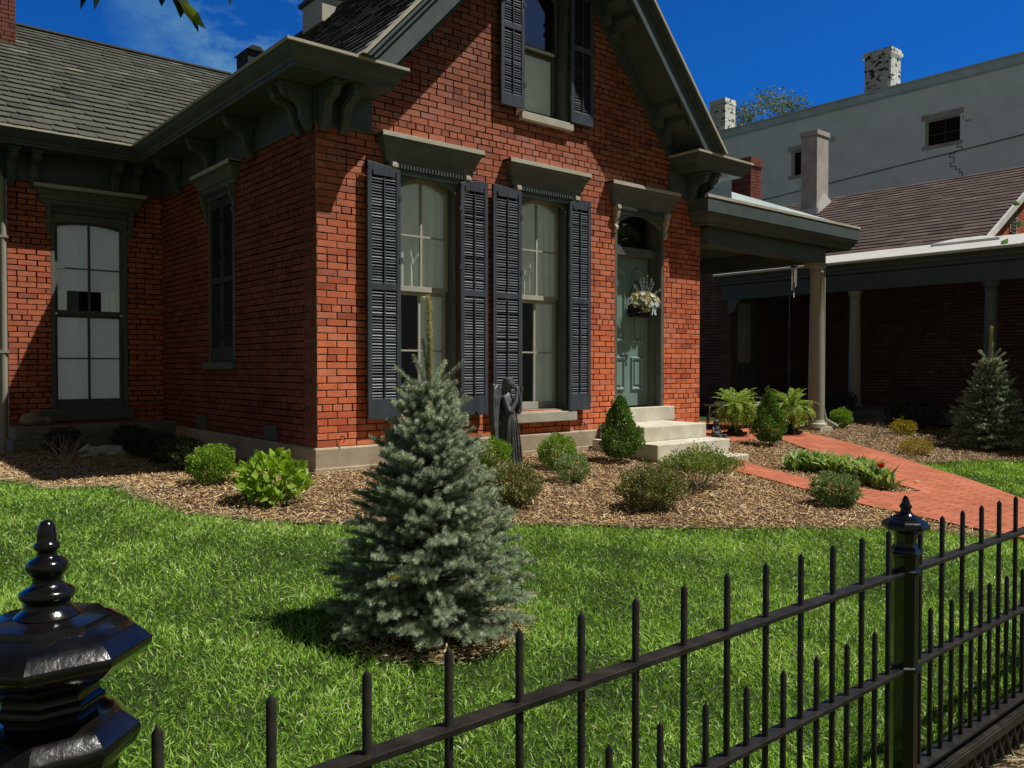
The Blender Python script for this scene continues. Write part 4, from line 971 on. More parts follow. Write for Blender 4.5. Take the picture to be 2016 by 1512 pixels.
# ------------------------------------------------------------------ spruces
def spruce():
    t = empty('spruce_tree', (-1.335, -3.84, -.278))
    rd = np.random.default_rng(3)
    tw = []      # start, dir, length, lean
    st = MB(); b = np.array([-1.335, -3.84, -.278])
    def Rm(h): return .50 * max(0, (1 - h / 1.38)) ** (.50 + .42 * h) * min(1, .86 + h / .5) * (1.10 - .10 * min(1, h / .9))
    nb = 240
    for i in range(nb):
        h = 1.12 * (i / nb) ** 1.05 + .03; az = i * 2.39996 + rd.normal(0, .15)
        R = Rm(h) * rd.uniform(.84, 1.09); el = radians(3 + 44 * (h / 1.28) ** 1.3 + rd.normal(0, 6)); L = R / cos(el)
        d = np.array([cos(az) * cos(el), sin(az) * cos(el), sin(el)])
        p0 = np.array([0, 0, max(.02, h - R * .25 * sin(el))]); p1 = p0 + d * L * .6 - np.array([0, 0, .03 * L]); p2 = p0 + d * L
        st.tube([b + p0, b + p1, b + p2], [.007, .004, .002], 5)
        side_ = np.cross(d, [0, 0, 1.]); side_ /= np.linalg.norm(side_)
        nt = max(2, int(L / .066))
        for k in range(nt):
            f = .30 + .68 * k / nt + rd.uniform(-.02, .02); q = p0 + (p2 - p0) * f + (np.array([0, 0, -.03 * L]) * (1 - abs(2 * f - 1)))
            for sg in (1, -1):
                dd = d * rd.uniform(.65, .95) + side_ * sg * rd.uniform(.55, .85) + np.array([0, 0, rd.uniform(-.12, .35)])
                tw.append((q, dd / np.linalg.norm(dd), rd.uniform(.06, .11) * (1.2 - .4 * f), 0.6))
            if rd.random() < .6:
                dd = d * .6 + np.array([rd.normal(0, .2), rd.normal(0, .2), rd.uniform(.3, .8)]); tw.append((q, dd / np.linalg.norm(dd), rd.uniform(.04, .07), .6))
        tw.append((p2 - d * .05, d, .085, .6))
        tw.append((p0 + d * L * .55, d, L * .45, .6))
    for az, el, L, h in ((.4, 46, .23, 1.17), (1.5, 52, .18, 1.19), (2.6, 40, .22, 1.16), (3.6, 50, .23, 1.18), (4.5, 46, .2, 1.15), (5.4, 42, .24, 1.17), (2.2, 82, .22, 1.22), (5.0, 38, .22, 1.10), (.9, 34, .23, 1.07), (3.2, 33, .24, 1.07), (5.9, 30, .25, 1.02), (2.0, 30, .24, 1.0), (4.1, 28, .25, 1.0)):
        e = radians(el); d = np.array([cos(az) * cos(e), sin(az) * cos(e), sin(e)]); tw.append((np.array([0, 0, h]), d, L, .75))
    Ld = [np.array(p) for p in ((0, 0, 1.18), (.008, 0, 1.30), (.004, .0, 1.42), (-.002, 0, 1.54), (.0, 0, 1.62), (-.01, .0, 1.645))]
    for a, c in zip(Ld, Ld[1:]): tw.append((a, (c - a) / np.linalg.norm(c - a), np.linalg.norm(c - a), 1.7))
    S = np.array([x[0] for x in tw]); D = np.array([x[1] for x in tw]); L = np.array([x[2] for x in tw]); ln = np.array([x[3] for x in tw])
    per = np.maximum(60, (L * np.where(ln > 1, 5000, 2300))).astype(int); idx = np.repeat(np.arange(len(tw)), per); n = len(idx)
    tt = rd.random(n); P_ = S[idx] + D[idx] * (L[idx] * tt)[:, None]
    rv = rd.normal(size=(n, 3)); rv -= D[idx] * np.sum(rv * D[idx], 1)[:, None]; rv /= np.linalg.norm(rv, axis=1)[:, None]
    ND = rv * .85 + D[idx] * np.minimum(ln[idx], .8)[:, None] * .75 + np.array([0, 0, .12])
    NLn = rd.uniform(.018, .027, n) * np.where(ln[idx] > 1, 1.4, 1) * (1 - .25 * (tt > .93)); NW = rd.uniform(.0018, .0027, n)
    tr = rd.random(len(tw)); rr = np.clip(.42 + .45 * (tr[idx] - .5) + .35 * (tt - .5) + rd.normal(0, .12, n), 0, 1)
    rr[idx >= len(tw) - 5] = np.clip(rr[idx >= len(tw) - 5] + .35, 0, 1)
    P_ += b
    lead = idx >= len(tw) - 5; NW = np.where(lead, .0028, NW)
    for q_, nm, mt in ((~lead, 'foliage', 'needle'), (lead, 'leader', 'needle_lead')):
        V1, F1, R1 = scatter(T_NEED, P_[q_], basis(ND[q_]), np.stack([NW, NW, NLn], 1)[q_], rr[q_])
        np_mesh(nm, V1, F1, mt, t, rnd=R1)
    k = rd.random(len(tw)) < .17; k[-16:] = True
    E_ = S[k] + D[k] * L[k][:, None] + b; q = []
    for _ in range(9): q.append(scatter(T_LEAF, E_ - D[k] * .003, basis(D[k] + rd.normal(0, .5, (k.sum(), 3))), rd.uniform(.007, .013, k.sum())))
    V, F, R_ = merge(q); np_mesh('bud_tips', V, F, 'needle_tip', t, rnd=R_)
    st.tube([b + (0, 0, -.05), b + (0, 0, .6), b + (0, 0, 1.2), b + (0, 0, 1.62)], [.035, .022, .010, .004], 10)
    for s_, d_, l_, _ in tw[::2]: st.tube([b + s_, b + s_ + d_ * l_], [.0024, .0012], 4, cap=False)
    st.build('trunk', 'bark', t)
    return t
sp = spruce(); tag(sp, 'large blue spruce on the front lawn with tall pale bare leader', 'tree', 'small blue spruces')
s2 = copy_tree(sp); s2.location = (9.60, -2.45, -.19); s2.scale = (1.12, 1.12, 1.10); s2.rotation_euler = (0, 0, 2.2)
tag(s2, 'dark shaded blue spruce by the neighbouring porch at the right edge', 'tree', 'small blue spruces')
lf = empty('fallen_leaf', (-1.80, -4.22, .14), label='curled pale yellow dead leaf caught on the left flank of the big spruce', cat='leaf')
V, F, R_ = scatter(T_LEAF2, np.array([[-1.83, -4.25, .13]]), basis(np.array([[.8, -.5, .25]])), np.array([[.035, .035, .06]])); np_mesh('leaf_blade', V, F, 'yellow_leaf', lf, rnd=R_)

for (x, y), lb, a in (((2.62, -2.62), 'pale dry leaf lying on the mulch in front of the flat topped shrub', .4), ((5.35, -3.30), 'small dry leaf lying on the red brick path', 1.2)):
    lf = empty('fallen_leaf', (x, y, gz(y) + .04), label=lb, cat='leaf')
    V, F, R_ = scatter(T_LEAF2, np.array([[x, y, gz(y) + .045]]), basis(np.array([[cos(a), sin(a), .12]]), np.array([[0, 0, 1.]])), np.array([[.06, .05, .10]])); np_mesh('leaf_blade', V, F, 'yellow_leaf', lf, rnd=R_)
# ------------------------------------------------------------------ shrubs
def shrub(name, x, y, w, h, n, leaf, mat, label, cat='shrub', group=None, shape='ball', tmpl=T_LEAF, lump=.13, sprigs=0, z0=None, stem='bark', nst=7, up=.35, fill=.55, aspect=1.0, seed=0):
    zb = gz(y) if z0 is None else z0; t = empty(name, (x, y, zb), label=label, cat=cat, group=group)
    rd = np.random.default_rng(int(abs(x * 977 + y * 613) * 10) + seed)
    d = rd.normal(size=(n, 3)); d /= np.linalg.norm(d, axis=1)[:, None]
    ph = rd.uniform(0, 6, 6)
    lm = 1 + lump * (np.sin(d[:, 0] * 5 + ph[0]) * np.cos(d[:, 1] * 6 + ph[1]) + .7 * np.sin(d[:, 2] * 9 + ph[2] + d[:, 0] * 7) + .5 * np.sin(d[:, 1] * 15 + ph[3]) * np.cos(d[:, 0] * 13))
    rr = (fill + (1 - fill) * rd.random(n) ** .45) * lm
    P_ = d * rr[:, None] * np.array([w / 2, w / 2 * aspect, h / 2]) + np.array([0, 0, h * .52])
    if shape == 'cone':
        hh = rd.random(n) ** 1.0; a = rd.uniform(0, 2 * pi, n); prof = np.interp(hh, [0, .06, .22, .45, .7, .88, 1], [.35, .72, 1, .86, .55, .28, .05])
        r = prof * (fill + (1 - fill) * rd.random(n) ** .4) * (1 + lump * np.sin(a * 3 + hh * 9 + ph[0]) + lump * .8 * np.sin(a * 7 - hh * 17 + ph[1]))
        P_ = np.stack([np.cos(a) * r * w / 2, np.sin(a) * r * w / 2, .06 + hh * (h - .04)], 1); d = np.stack([np.cos(a) * .8, np.sin(a) * .8, np.full(n, .5)], 1)
    if shape == 'umbrella':
        a = rd.uniform(0, 2 * pi, n); q = rd.random(n) ** .5; k = 1 + .22 * np.sin(a * 4 + ph[0]) + .12 * np.sin(a * 9 + ph[2])
        P_ = np.stack([np.cos(a) * q * w / 2 * k, np.sin(a) * q * w / 2 * k * .8, h * (.62 - .16 * q) + rd.normal(0, .085, n) * h * 1.6 * (1 - .5 * q)], 1); d = np.stack([np.cos(a), np.sin(a), np.ones(n)], 1)
    P_[:, 2] = np.maximum(P_[:, 2], .012)
    if shape == 'ball': P_[:, :2] *= np.interp(P_[:, 2] / h, [0, .25, 1], [.72, .98, 1])[:, None]
    B = basis(d * .7 + rd.normal(0, .6, (n, 3)) + [0, 0, up]); sc = rd.uniform(.7, 1.3, n) * leaf
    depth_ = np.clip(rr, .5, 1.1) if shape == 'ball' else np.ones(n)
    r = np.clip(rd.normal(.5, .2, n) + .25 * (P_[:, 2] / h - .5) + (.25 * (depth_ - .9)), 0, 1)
    parts = [scatter(tmpl, P_ + [x, y, zb], B, np.stack([sc, sc, sc], 1), r)]
    mb = MB(); b = np.array([x, y, zb])
    tips = P_[rd.choice(n, nst + sprigs)]
    for k, e in enumerate(tips):
        s0 = np.array([rd.normal(0, .012), rd.normal(0, .012), -.03]); mid = (s0 + e) / 2 * [1.0, 1.0, .85]
        if k >= nst:
            dv = e - [0, 0, h * .2]; dv /= np.linalg.norm(dv); e2 = e + dv * rd.uniform(.04, .12) + [0, 0, .03]
            mb.tube([b + e, b + e2], [.0022, .001], 4); m = 9
            pp = e + (e2 - e) * rd.random((m, 1)) + rd.normal(0, .004, (m, 3)); parts.append(scatter(tmpl, pp + b, basis(rd.normal(size=(m, 3)) + dv), rd.uniform(.6, 1.0, m) * leaf))
        else: mb.tube([b + s0, b + mid, b + e], [.008, .005, .002], 5)
    V, F, R_ = merge(parts); np_mesh('foliage', V, F, mat, t, rnd=R_)
    mb.build('stems', stem, t); return t
bx = 'round clipped boxwoods'
shrub('boxwood_shrub', -1.01, .0, .42, .33, 5200, .019, 'box', 'round bright sunlit boxwood left of the house corner', group=bx)
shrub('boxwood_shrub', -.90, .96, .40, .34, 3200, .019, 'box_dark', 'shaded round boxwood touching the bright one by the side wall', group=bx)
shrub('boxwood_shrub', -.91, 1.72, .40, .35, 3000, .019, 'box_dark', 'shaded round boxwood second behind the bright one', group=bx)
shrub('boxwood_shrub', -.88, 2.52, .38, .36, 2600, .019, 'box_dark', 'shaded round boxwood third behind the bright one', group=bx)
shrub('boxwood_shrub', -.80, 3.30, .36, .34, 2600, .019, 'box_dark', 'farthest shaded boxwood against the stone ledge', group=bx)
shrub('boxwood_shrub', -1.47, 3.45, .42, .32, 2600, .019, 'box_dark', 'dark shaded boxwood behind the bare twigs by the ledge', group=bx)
shrub('boxwood_shrub', 1.72, -.55, .36, .33, 3600, .019, 'box', 'bright boxwood half hidden behind the spruce beside the angel', group=bx)
shrub('boxwood_shrub', 2.38, -.82, .40, .37, 5200, .019, 'box', 'round boxwood in front of the stone foundation under the second window', group=bx)
shrub('low_shrub', 2.05, -1.38, .37, .29, 3600, .017, 'box_sage', 'small loose grey-green shrub in front of the round boxwood')
shrub('hydrangea_shrub', -.84, -.88, .52, .36, 330, .085, 'lime', 'leafy lime green hydrangea beside the house corner', tmpl=T_LEAF2, lump=.1, up=.5, fill=.35, nst=14)
shrub('barberry_shrub', .84, -1.92, .50, .38, 5600, .022, 'barberry', 'brownish green barberry touching the right side of the spruce', lump=.16, sprigs=26, fill=.3)
shrub('barberry_shrub', 1.79, -2.62, .62, .38, 7600, .022, 'barberry', 'wide brownish green barberry alone in the middle of the mulch', lump=.17, sprigs=30, fill=.3, aspect=.8)
shrub('dwarf_conifer', 3.36, -.82, .44, .74, 8500, .026, 'arbor', 'cone shaped evergreen left of the stone steps', shape='cone', sprigs=24, up=.7, lump=.2)
shrub('dwarf_conifer', 6.43, -.78, .42, .74, 6500, .030, 'arbor', 'cone shaped evergreen between the porch urns and the path', shape='cone', up=.7, lump=.2, sprigs=24)
shrub('euonymus_shrub', 2.98, -2.22, .74, .52, 7500, .022, 'euon', 'flat topped shrub on bare pale stems in front of the steps', shape='umbrella', stem='twig', nst=22, sprigs=20, lump=.2)
shrub('low_shrub', 3.45, -3.38, .43, .30, 6500, .020, 'box_sage', 'fine leaved low shrub at the near edge of the brick path', lump=.15, sprigs=18)
shrub('boxwood_shrub', 9.66, -.10, .34, .33, 3200, .022, 'box', 'bright boxwood right of the porch column', group=bx)
shrub('gold_shrub', 9.96, -1.02, .42, .25, 1900, .022, 'gold', 'golden shrub farther from the path near the dark porch', sprigs=10)
shrub('gold_shrub', 7.80, -2.18, .42, .22, 2600, .018, 'gold', 'golden orange shrub nearest the path edge', sprigs=12)
for k, (x, y, w, h) in enumerate(((10.9, 2.2, .8, .55), (11.3, .9, .8, .6), (11.3, -.6, .9, .5), (11.2, -2.2, 1.0, .55))):
    shrub('foundation_shrub', x, y, w, h, 1500, .05, 'box_dark', ('low dark shrub behind the patio seat', 'low dark shrub at the foot of the neighbouring porch column', 'low dark shrub between the spruce and porch column', 'low dark shrub behind the right-hand spruce')[k], group='dark shrubs along the neighbouring porch')
shrub('foundation_shrub', 8.6, 1.0, .5, .45, 1500, .03, 'box', 'green shrub behind the patio table')
def twigs(name, x, y, w, h, label, n=16, seed=1, mat='twig'):
    rd = random.Random(seed); zb = gz(y); mb = MB(); t = empty(name, (x, y, zb), label=label, cat='shrub')
    for k in range(n):
        a = rd.uniform(0, 2 * pi); r = rd.uniform(.2, .5) * w; e = np.array([x + cos(a) * r, y + sin(a) * r, zb + h * rd.uniform(.55, 1)])
        s = np.array([x + rd.uniform(-.02, .02), y + rd.uniform(-.02, .02), zb - .02]); m = (s + e) / 2 + np.array([rd.uniform(-.03, .03) for _ in range(3)])
        mb.tube([s, m, e], [.007, .0045, .002], 6)
        for j in range(2):
            f = s + (e - s) * rd.uniform(.4, .8); g_ = f + np.array([rd.uniform(-.08, .08), rd.uniform(-.08, .08), rd.uniform(.03, .12)]); mb.tube([f, g_], [.003, .0015], 5)
    mb.build('branches', mat, t)
twigs('bare_shrub', -1.65, 2.44, .42, .33, 'leafless twiggy shrub in the shade near the white stone animal', 13, 2)
twigs('bare_shrub', 8.95, -1.05, .40, .26, 'leafless pale stubby shrub right of the path bed', 12, 4)
# ferns in urns
def fern(x, y, label, w=.36, seed=1):
    t = empty('potted_fern', (x, y, gz(y)), label=label, cat='potted plant', group='ferns in dark urns on the porch edge')
    zb = gz(y) + .03
    mb = MB(); mb.box(x - .13, x + .13, y - .13, y + .13, zb, zb + .04)
    mb.lathe(x, y, [(.11, zb + .041), (.115, zb + .06), (.07, zb + .09), (.045, zb + .14), (.05, zb + .17), (.10, zb + .22), (.125, zb + .30), (.125, zb + .36), (.15, zb + .40), (.15, zb + .415), (.125, zb + .415), (.12, zb + .39)], 24); mb.build('urn', 'urn', t, smooth=True)
    rd = np.random.default_rng(seed); P_ = []; D_ = []; S_2 = []; ms = MB(); c = np.array([x, y, zb + .40])
    for k in range(120):
        a = rd.uniform(0, 2 * pi); L = rd.uniform(.28, .44) * w / .36; e0 = 1.5 * rd.random() ** .6 if k % 2 else rd.uniform(-.35, .7); p = c + [cos(a) * .04, sin(a) * .04, 0]; e = e0; pts = [p]
        n = 15
        for j in range(n):
            e -= rd.uniform(.05, .125) * (1.35 - e0 * .35); d = np.array([cos(a) * cos(e), sin(a) * cos(e), sin(e)]); p = p + d * L / n; pts.append(p)
            sd = np.cross(d, [0, 0, 1.]); sd /= np.linalg.norm(sd) + 1e-6; wl = .052 * sin(pi * (j + 1.2) / (n + 2)) + .008
            for sg in (1, -1):
                for q in (0, .5):
                    P_.append(p - d * L / n * q); D_.append(sd * sg + d * .45 + [0, 0, rd.uniform(-.2, .15)]); S_2.append((.016, .016, wl))
        ms.tube(pts, [.003] * (len(pts) - 1) + [.001], 4, cap=False)
    V, F, R_ = scatter(T_LEAF, np.array(P_), basis(np.array(D_)), np.array(S_2)); np_mesh('fronds', V, F, 'fern', t, rnd=R_); ms.build('stalks', 'euon', t, attr=True)
fern(6.78, .02, 'arching fern in a dark urn beside the steps, in front of the patio seat', seed=3)
fern(7.86, -.24, 'arching fern in a dark urn just left of the porch column', seed=6)
# tulips
tl = empty('tulip_clump', (4.75, -3.0, gz(-3.)), label='long clump of broad tulip leaves with one red flower in the path triangle', cat='flower bed')
q = []; rd = np.random.default_rng(5)
ln_ = [(4.9, -2.05), (5.2, -2.3), (4.95, -2.55), (5.12, -2.8), (4.80, -3.0), (4.70, -3.28)]
for k in range(88):
    i = k % 5; f = rd.random(); cx_, cy_ = ln_[i][0] * (1 - f) + ln_[i + 1][0] * f + rd.normal(0, .07), ln_[i][1] * (1 - f) + ln_[i + 1][1] * f + rd.normal(0, .06); m = 5
    a = rd.uniform(0, 2 * pi, m); D_ = np.stack([np.cos(a) * .6, np.sin(a) * .6, rd.uniform(.7, 2.2, m)], 1); L = rd.uniform(.18, .31, m)
    q.append(scatter(T_LEAF2, np.tile([cx_, cy_, gz(cy_)], (m, 1)), basis(D_, np.tile([0, 0, 1.], (m, 1)) + rd.normal(0, .3, (m, 3))), np.stack([L * .30, L * 1.3, L], 1)))
V, F, R_ = merge(q); np_mesh('leaves', V, F, 'tulip_leaf', tl, rnd=R_)
mb = MB(); fx, fy = 4.76, -3.16; zb = gz(fy); mb.tube([(fx, fy, zb), (fx + .01, fy, zb + .12), (fx, fy, zb + .22)], .004, 6); mb.build('stem', 'euon', tl, attr=True)
V, F, R_ = scatter(T_LEAF2, np.tile([fx, fy, zb + .215], (7, 1)), basis(np.stack([np.cos(np.arange(7) * .9) * .45, np.sin(np.arange(7) * .9) * .45, np.ones(7)], 1)), np.array([[.075, .06, .07]] * 7)); np_mesh('flower', V, F, 'tulip', tl, rnd=R_)
iris = empty('iris_clump', (5.5, -2.3, gz(-2.3)), label='thin arching grassy leaves behind the tulips', cat='plant')
n = 60; a = rd.uniform(0, 2 * pi, n); q = rd.random(n); P_ = np.stack([4.95 + q * .6 + rd.normal(0, .04, n), -2.75 + q * .6 + rd.normal(0, .04, n), np.full(n, -.2)], 1); P_[:, 2] = gzv(P_[:, 1])
L = rd.uniform(.15, .32, n); V, F, R_ = scatter(T_BLADE[2], P_, basis(np.stack([np.cos(a) * .5, np.sin(a) * .5, np.ones(n)], 1)), np.stack([np.full(n, .008), L, L], 1)); np_mesh('leaves', V, F, 'euon', iris, rnd=R_)

# ------------------------------------------------------------------ statues and ornaments
def limb(mb, pts, r): mb.tube(pts, r, 10); [mb.ball(p, q, q, q, 10) for p, q in zip(pts, r)]
ax, ay, az = 2.02, -.42, gz(-.42)
an = empty('angel_statue', (ax, ay, az), label='dark weathered angel statue with folded wings and hands raised to its mouth', cat='statue')
# the figure faces the viewer's right; facing direction f, its left side s
fd = np.array([.55, -.83, 0]); sd = np.array([.83, .55, 0])
def A(s, f, z): return tuple(np.array([ax, ay, az]) + sd * s + fd * f + np.array([0, 0, z]))
mb = MB(); rings = []
prof = [(0, .135, .12, .02, 0), (.03, .135, .12, .02, 0), (.10, .125, .11, .016, .0), (.25, .115, .10, .014, 0), (.40, .108, .092, .011, .005), (.52, .098, .08, .007, .01), (.585, .085, .066, .003, .01), (.64, .095, .07, .001, .005), (.70, .112, .072, 0, 0), (.745, .112, .062, 0, -.01), (.775, .07, .05, 0, -.01), (.795, .036, .036, 0, 0), (.83, .032, .034, 0, .005)]
for z, a, b, fo, off in prof:
    rings.append([mb.vert(*A((a + fo * sin(k * 2 * pi / 36 * 9 + z * 3)) * cos(2 * pi * k / 36), off + (b + fo * sin(k * 2 * pi / 36 * 9 + z * 3)) * sin(2 * pi * k / 36), z)) for k in range(36)])
for i in range(len(rings) - 1):
    for k in range(36): mb.face([rings[i][k], rings[i][(k + 1) % 36], rings[i + 1][(k + 1) % 36], rings[i + 1][k]])
mb.face(rings[0][::-1]); mb.face(rings[-1])
# head, face, hair
mb.ball(A(0, .018, .885), .050, .052, .062, 16); mb.ball(A(0, .05, .855), .026, .026, .022, 10); mb.ball(A(0, .071, .872), .009, .012, .012, 8); mb.ball(A(0, .066, .893), .022, .012, .008, 8)
limb(mb, [A(0, .062, .895), A(0, .078, .876)], [.006, .009])
# arms: upper arms down, forearms up to the mouth
for s in (-1, 1):
    limb(mb, [A(s * .105, 0, .735), A(s * .135, .05, .60), A(s * .115, .085, .585)], [.034, .029, .027])
    limb(mb, [A(s * .125, .07, .59), A(s * .06, .115, .70), A(s * .016, .112, .80)], [.029, .022, .016])
    limb(mb, [A(s * .016, .112, .80), A(s * .012, .108, .842)], [.017, .013])
    for k in range(4): limb(mb, [A(s * .016, .10 + .009 * k, .83), A(s * (.004), .092 + .008 * k, .862 - .004 * k), A(-s * .006, .098 + .008 * k, .868 - .005 * k)], [.0055, .005, .004])
    limb(mb, [A(s * .02, .095, .815), A(s * .014, .078, .845)], [.006, .005])
limb(mb, [A(-.03, .10, .02), A(-.03, .15, .015)], [.03, .022]); limb(mb, [A(.05, .09, .02), A(.05, .14, .015)], [.03, .022])
for s in (-.08, .0, .07): limb(mb, [A(s, .095, .50), A(s * 1.2, .118, .25), A(s * 1.35, .135, .03)], [.006, .012, .016])
mb.build('body', 'statue', an, remesh=.0065)
mb = MB()
for k in range(15):
    a = 2 * pi * k / 15; lo = .83 if sin(a) > .3 else .78
    if sin(a) > .75: continue
    limb(mb, [A(.045 * cos(a), .012 + .04 * sin(a), .93), A(.056 * cos(a), .008 + .05 * sin(a), .885), A(.056 * cos(a), .0 + .055 * sin(a) - .008, lo)], [.018, .016, .011])
mb.ball(A(0, .005, .93), .05, .052, .028, 12); mb.build('hair', 'statue', an, remesh=.006)
for s in (-1, 1):
    mb = MB(); out = [(.02, .70), (.06, .84), (.11, .875), (.155, .84), (.175, .74), (.185, .62), (.175, .48), (.15, .34), (.12, .22), (.09, .14), (.07, .22), (.045, .40), (.03, .55)]
    f = (lambda p, q, t: A(-(p * 1.45 + .03), -.05 - .12 * p + t, q)) if s < 0 else (lambda p, q, t: A(p * .5 + .01, -.08 - .9 * p + t, q))
    mb.prism(out, f, -.012, .012)
    for k in range(7):
        z0_ = .74 - .07 * k; mb.prism([(.04 + .004 * k, z0_), (.165 - .006 * k, z0_ + .01), (.16 - .008 * k, z0_ - .05), (.13 - .008 * k, z0_ - .16)], f, -.02, .018 - .0005 * k)
    limb(mb, [f(.02, .70, 0), f(.06, .83, 0), f(.11, .865, 0), f(.15, .83, 0), f(.172, .74, 0)], [.016, .02, .021, .02, .014])
    mb.build('wing', 'statue', an, remesh=.0065)
# white reclining animal
dg = empty('animal_ornament', (-1.14, 3.05, 0), label='white stone reclining animal on the shaded mulch below the ledge', cat='ornament')
mb = MB(); dx, dy = -1.14, 3.05
mb.ball((dx + .05, dy, .07), .17, .075, .062, 16); mb.ball((dx + .17, dy, .065), .07, .075, .058, 12); mb.ball((dx - .10, dy, .075), .07, .06, .055, 12)
limb(mb, [(dx - .12, dy, .09), (dx - .17, dy - .01, .105)], [.04, .036]); mb.ball((dx - .185, dy - .02, .10), .042, .034, .034, 12); limb(mb, [(dx - .20, dy - .02, .095), (dx - .245, dy - .03, .08)], [.026, .017])
for s in (-1, 1): limb(mb, [(dx - .165, dy + s * .025, .125), (dx - .155, dy + s * .033, .155)], [.013, .006])
limb(mb, [(dx - .08, dy - .06, .03), (dx - .20, dy - .075, .022), (dx - .235, dy - .07, .02)], [.022, .017, .018]); limb(mb, [(dx - .06, dy + .05, .03), (dx - .19, dy + .05, .022)], [.022, .016])
limb(mb, [(dx + .18, dy - .05, .05), (dx + .10, dy - .09, .03), (dx + .03, dy - .085, .02)], [.04, .026, .018]); limb(mb, [(dx + .23, dy, .05), (dx + .24, dy - .06, .025), (dx + .16, dy - .10, .018)], [.014, .012, .009])
mb.build('body', 'statue_white', dg, remesh=.006)
# seated dark figure on the patio edge
mn = empty('figure_ornament', (6.0, -.20, gz(-.2)), label='small dark seated figure ornament beside the top stone step', cat='ornament')
mb = MB(); X0, Y0, Z0 = 6.0, -.20, gz(-.2)
def Q(a, b, c): return (X0 + a, Y0 + b, Z0 + c)
mb.ball(Q(0, 0, .10), .07, .06, .07, 12); mb.ball(Q(0, -.0, .17), .055, .045, .06, 12); mb.ball(Q(0, -.01, .265), .036, .038, .042, 14); mb.ball(Q(0, -.048, .258), .008, .01, .008, 8); limb(mb, [Q(0, 0, .2), Q(0, -.005, .24)], [.02, .018]); mb.lathe(X0, Y0 - .01, [(.045, Z0 + .285), (.042, Z0 + .295), (.02, Z0 + .31)], 12)
for s in (-1, 1):
    limb(mb, [Q(s * .055, 0, .20), Q(s * .085, -.03, .14), Q(s * .04, -.075, .12)], [.018, .015, .012]); limb(mb, [Q(s * .035, -.02, .07), Q(s * .06, -.12, .09), Q(s * .07, -.17, .02), Q(s * .07, -.21, .015)], [.032, .026, .018, .015])
mb.build('body', 'statue', mn, remesh=.006)
rk = empty('rock', (-1.62, 4.30, .31), label='rough tan rock sitting on the stone ledge left of the window', cat='rock')
mb = MB(); mb.ball((-1.63, 4.30, .385), .15, .10, .08, 12, rough=.16); mb.ball((-1.47, 4.33, .36), .09, .07, .055, 10, rough=.18); mb.build('rock_body', 'rock', rk, remesh=.012)

# flower basket on the door
wr_ = empty('door_basket', (4.77, .12, 1.70), label='basket of cream, yellow and lavender silk flowers hung on the green door', cat='flower basket')
mb = MB(); bx0, by0 = 4.78, .135
for k in range(9):
    t0 = -1 + 2 * k / 8; mb.tube([(bx0 + .20 * t0, by0 + .06 * abs(t0) ** 2 - .09, 1.86), (bx0 + .15 * t0, by0 - .07 + .05 * t0 * t0, 1.70)], .005, 5)
for z in (1.70, 1.75, 1.80, 1.86): mb.tube([(bx0 + (.15 + (z - 1.7) * .3) * cos(a), by0 + .06 - .15 * sin(a), z) for a in [pi * k / 10 for k in range(11)]], .007, 6)
mb.tube([(bx0 - .16, by0 + .05, 1.86), (bx0 - .12, by0 + .05, 2.05), (bx0, by0 + .05, 2.18), (bx0 + .12, by0 + .05, 2.05), (bx0 + .16, by0 + .05, 1.86)], .006, 6)
mb.prism([(bx0 - .14, 1.70), (bx0 + .14, 1.70), (bx0 + .18, 1.85), (bx0 - .18, 1.85)], lambda p, q, t: (p, t, q), by0 - .045, by0 + .06)
mb.build('basket', 'urn', wr_)
rd = np.random.default_rng(9); q = []
for k in range(95):
    a = rd.uniform(0, 2 * pi); r = sqrt(rd.random()); c = np.array([bx0 - .02 + cos(a) * r * .30, by0 - .10 - .07 * (1 - r * r), 1.925 + sin(a) * r * .125 - .03 * (r > .8)]); m = 7; an_ = np.arange(m) * 2 * pi / m
    nrm = np.array([rd.normal(0, .3), -1, rd.normal(.2, .3)]); Bq = basis(nrm[None])[0]; D_ = np.stack([np.cos(an_), np.sin(an_), np.full(m, .35)], 1) @ Bq.T
    q.append(scatter(T_LEAF, np.tile(c, (m, 1)), basis(D_, np.tile(nrm, (m, 1))), np.full(m, rd.uniform(.022, .042)), np.full(m, rd.random())))
V, F, R_ = merge(q); np_mesh('flowers', V, F, 'flower', wr_, rnd=R_)
q = []
for dx_, dz_, L in ((-.9, .8, .2), (-.45, 1.3, .22), (-.2, 1.6, .24), (.05, 1.7, .27), (.35, 1.5, .25), (.5, 1.2, .2), (1.0, .7, .2)):
    n = 60; tt = rd.random(n); d = np.array([dx_, -.15, dz_]); d /= np.linalg.norm(d); c = np.array([bx0 + dx_ * .12, by0 - .10, 1.97]) + d * (tt * L)[:, None] + rd.normal(0, .006, (n, 3))
    q.append(scatter(T_LEAF, c, basis(rd.normal(size=(n, 3)) + d), np.full(n, .014)))
V, F, R_ = merge(q); np_mesh('lavender', V, F, 'flower_blue', wr_, rnd=R_)
n = 130; c = np.array([bx0, by0 - .09, 1.90]) + rd.normal(0, 1, (n, 3)) * [.16, .03, .05]; V, F, R_ = scatter(T_LEAF, c, basis(rd.normal(size=(n, 3)) + [0, -1, .3]), rd.uniform(.03, .05, n)); np_mesh('greenery', V, F, 'euon', wr_, rnd=R_)
mb = MB()
for s in (-1, 1):
    mb.prism([(bx0 + .07, 1.86), (bx0 + .07 + s * .05, 1.90), (bx0 + .07 + s * .09, 1.86), (bx0 + .07 + s * .05, 1.82)], lambda p, q, t: (p, t, q), by0 - .20, by0 - .185)
    mb.prism([(bx0 + .06, 1.86), (bx0 + .08, 1.86), (bx0 + .09 + s * .04, 1.72), (bx0 + .06 + s * .03, 1.72)], lambda p, q, t: (p, t, q), by0 - .183, by0 - .175)
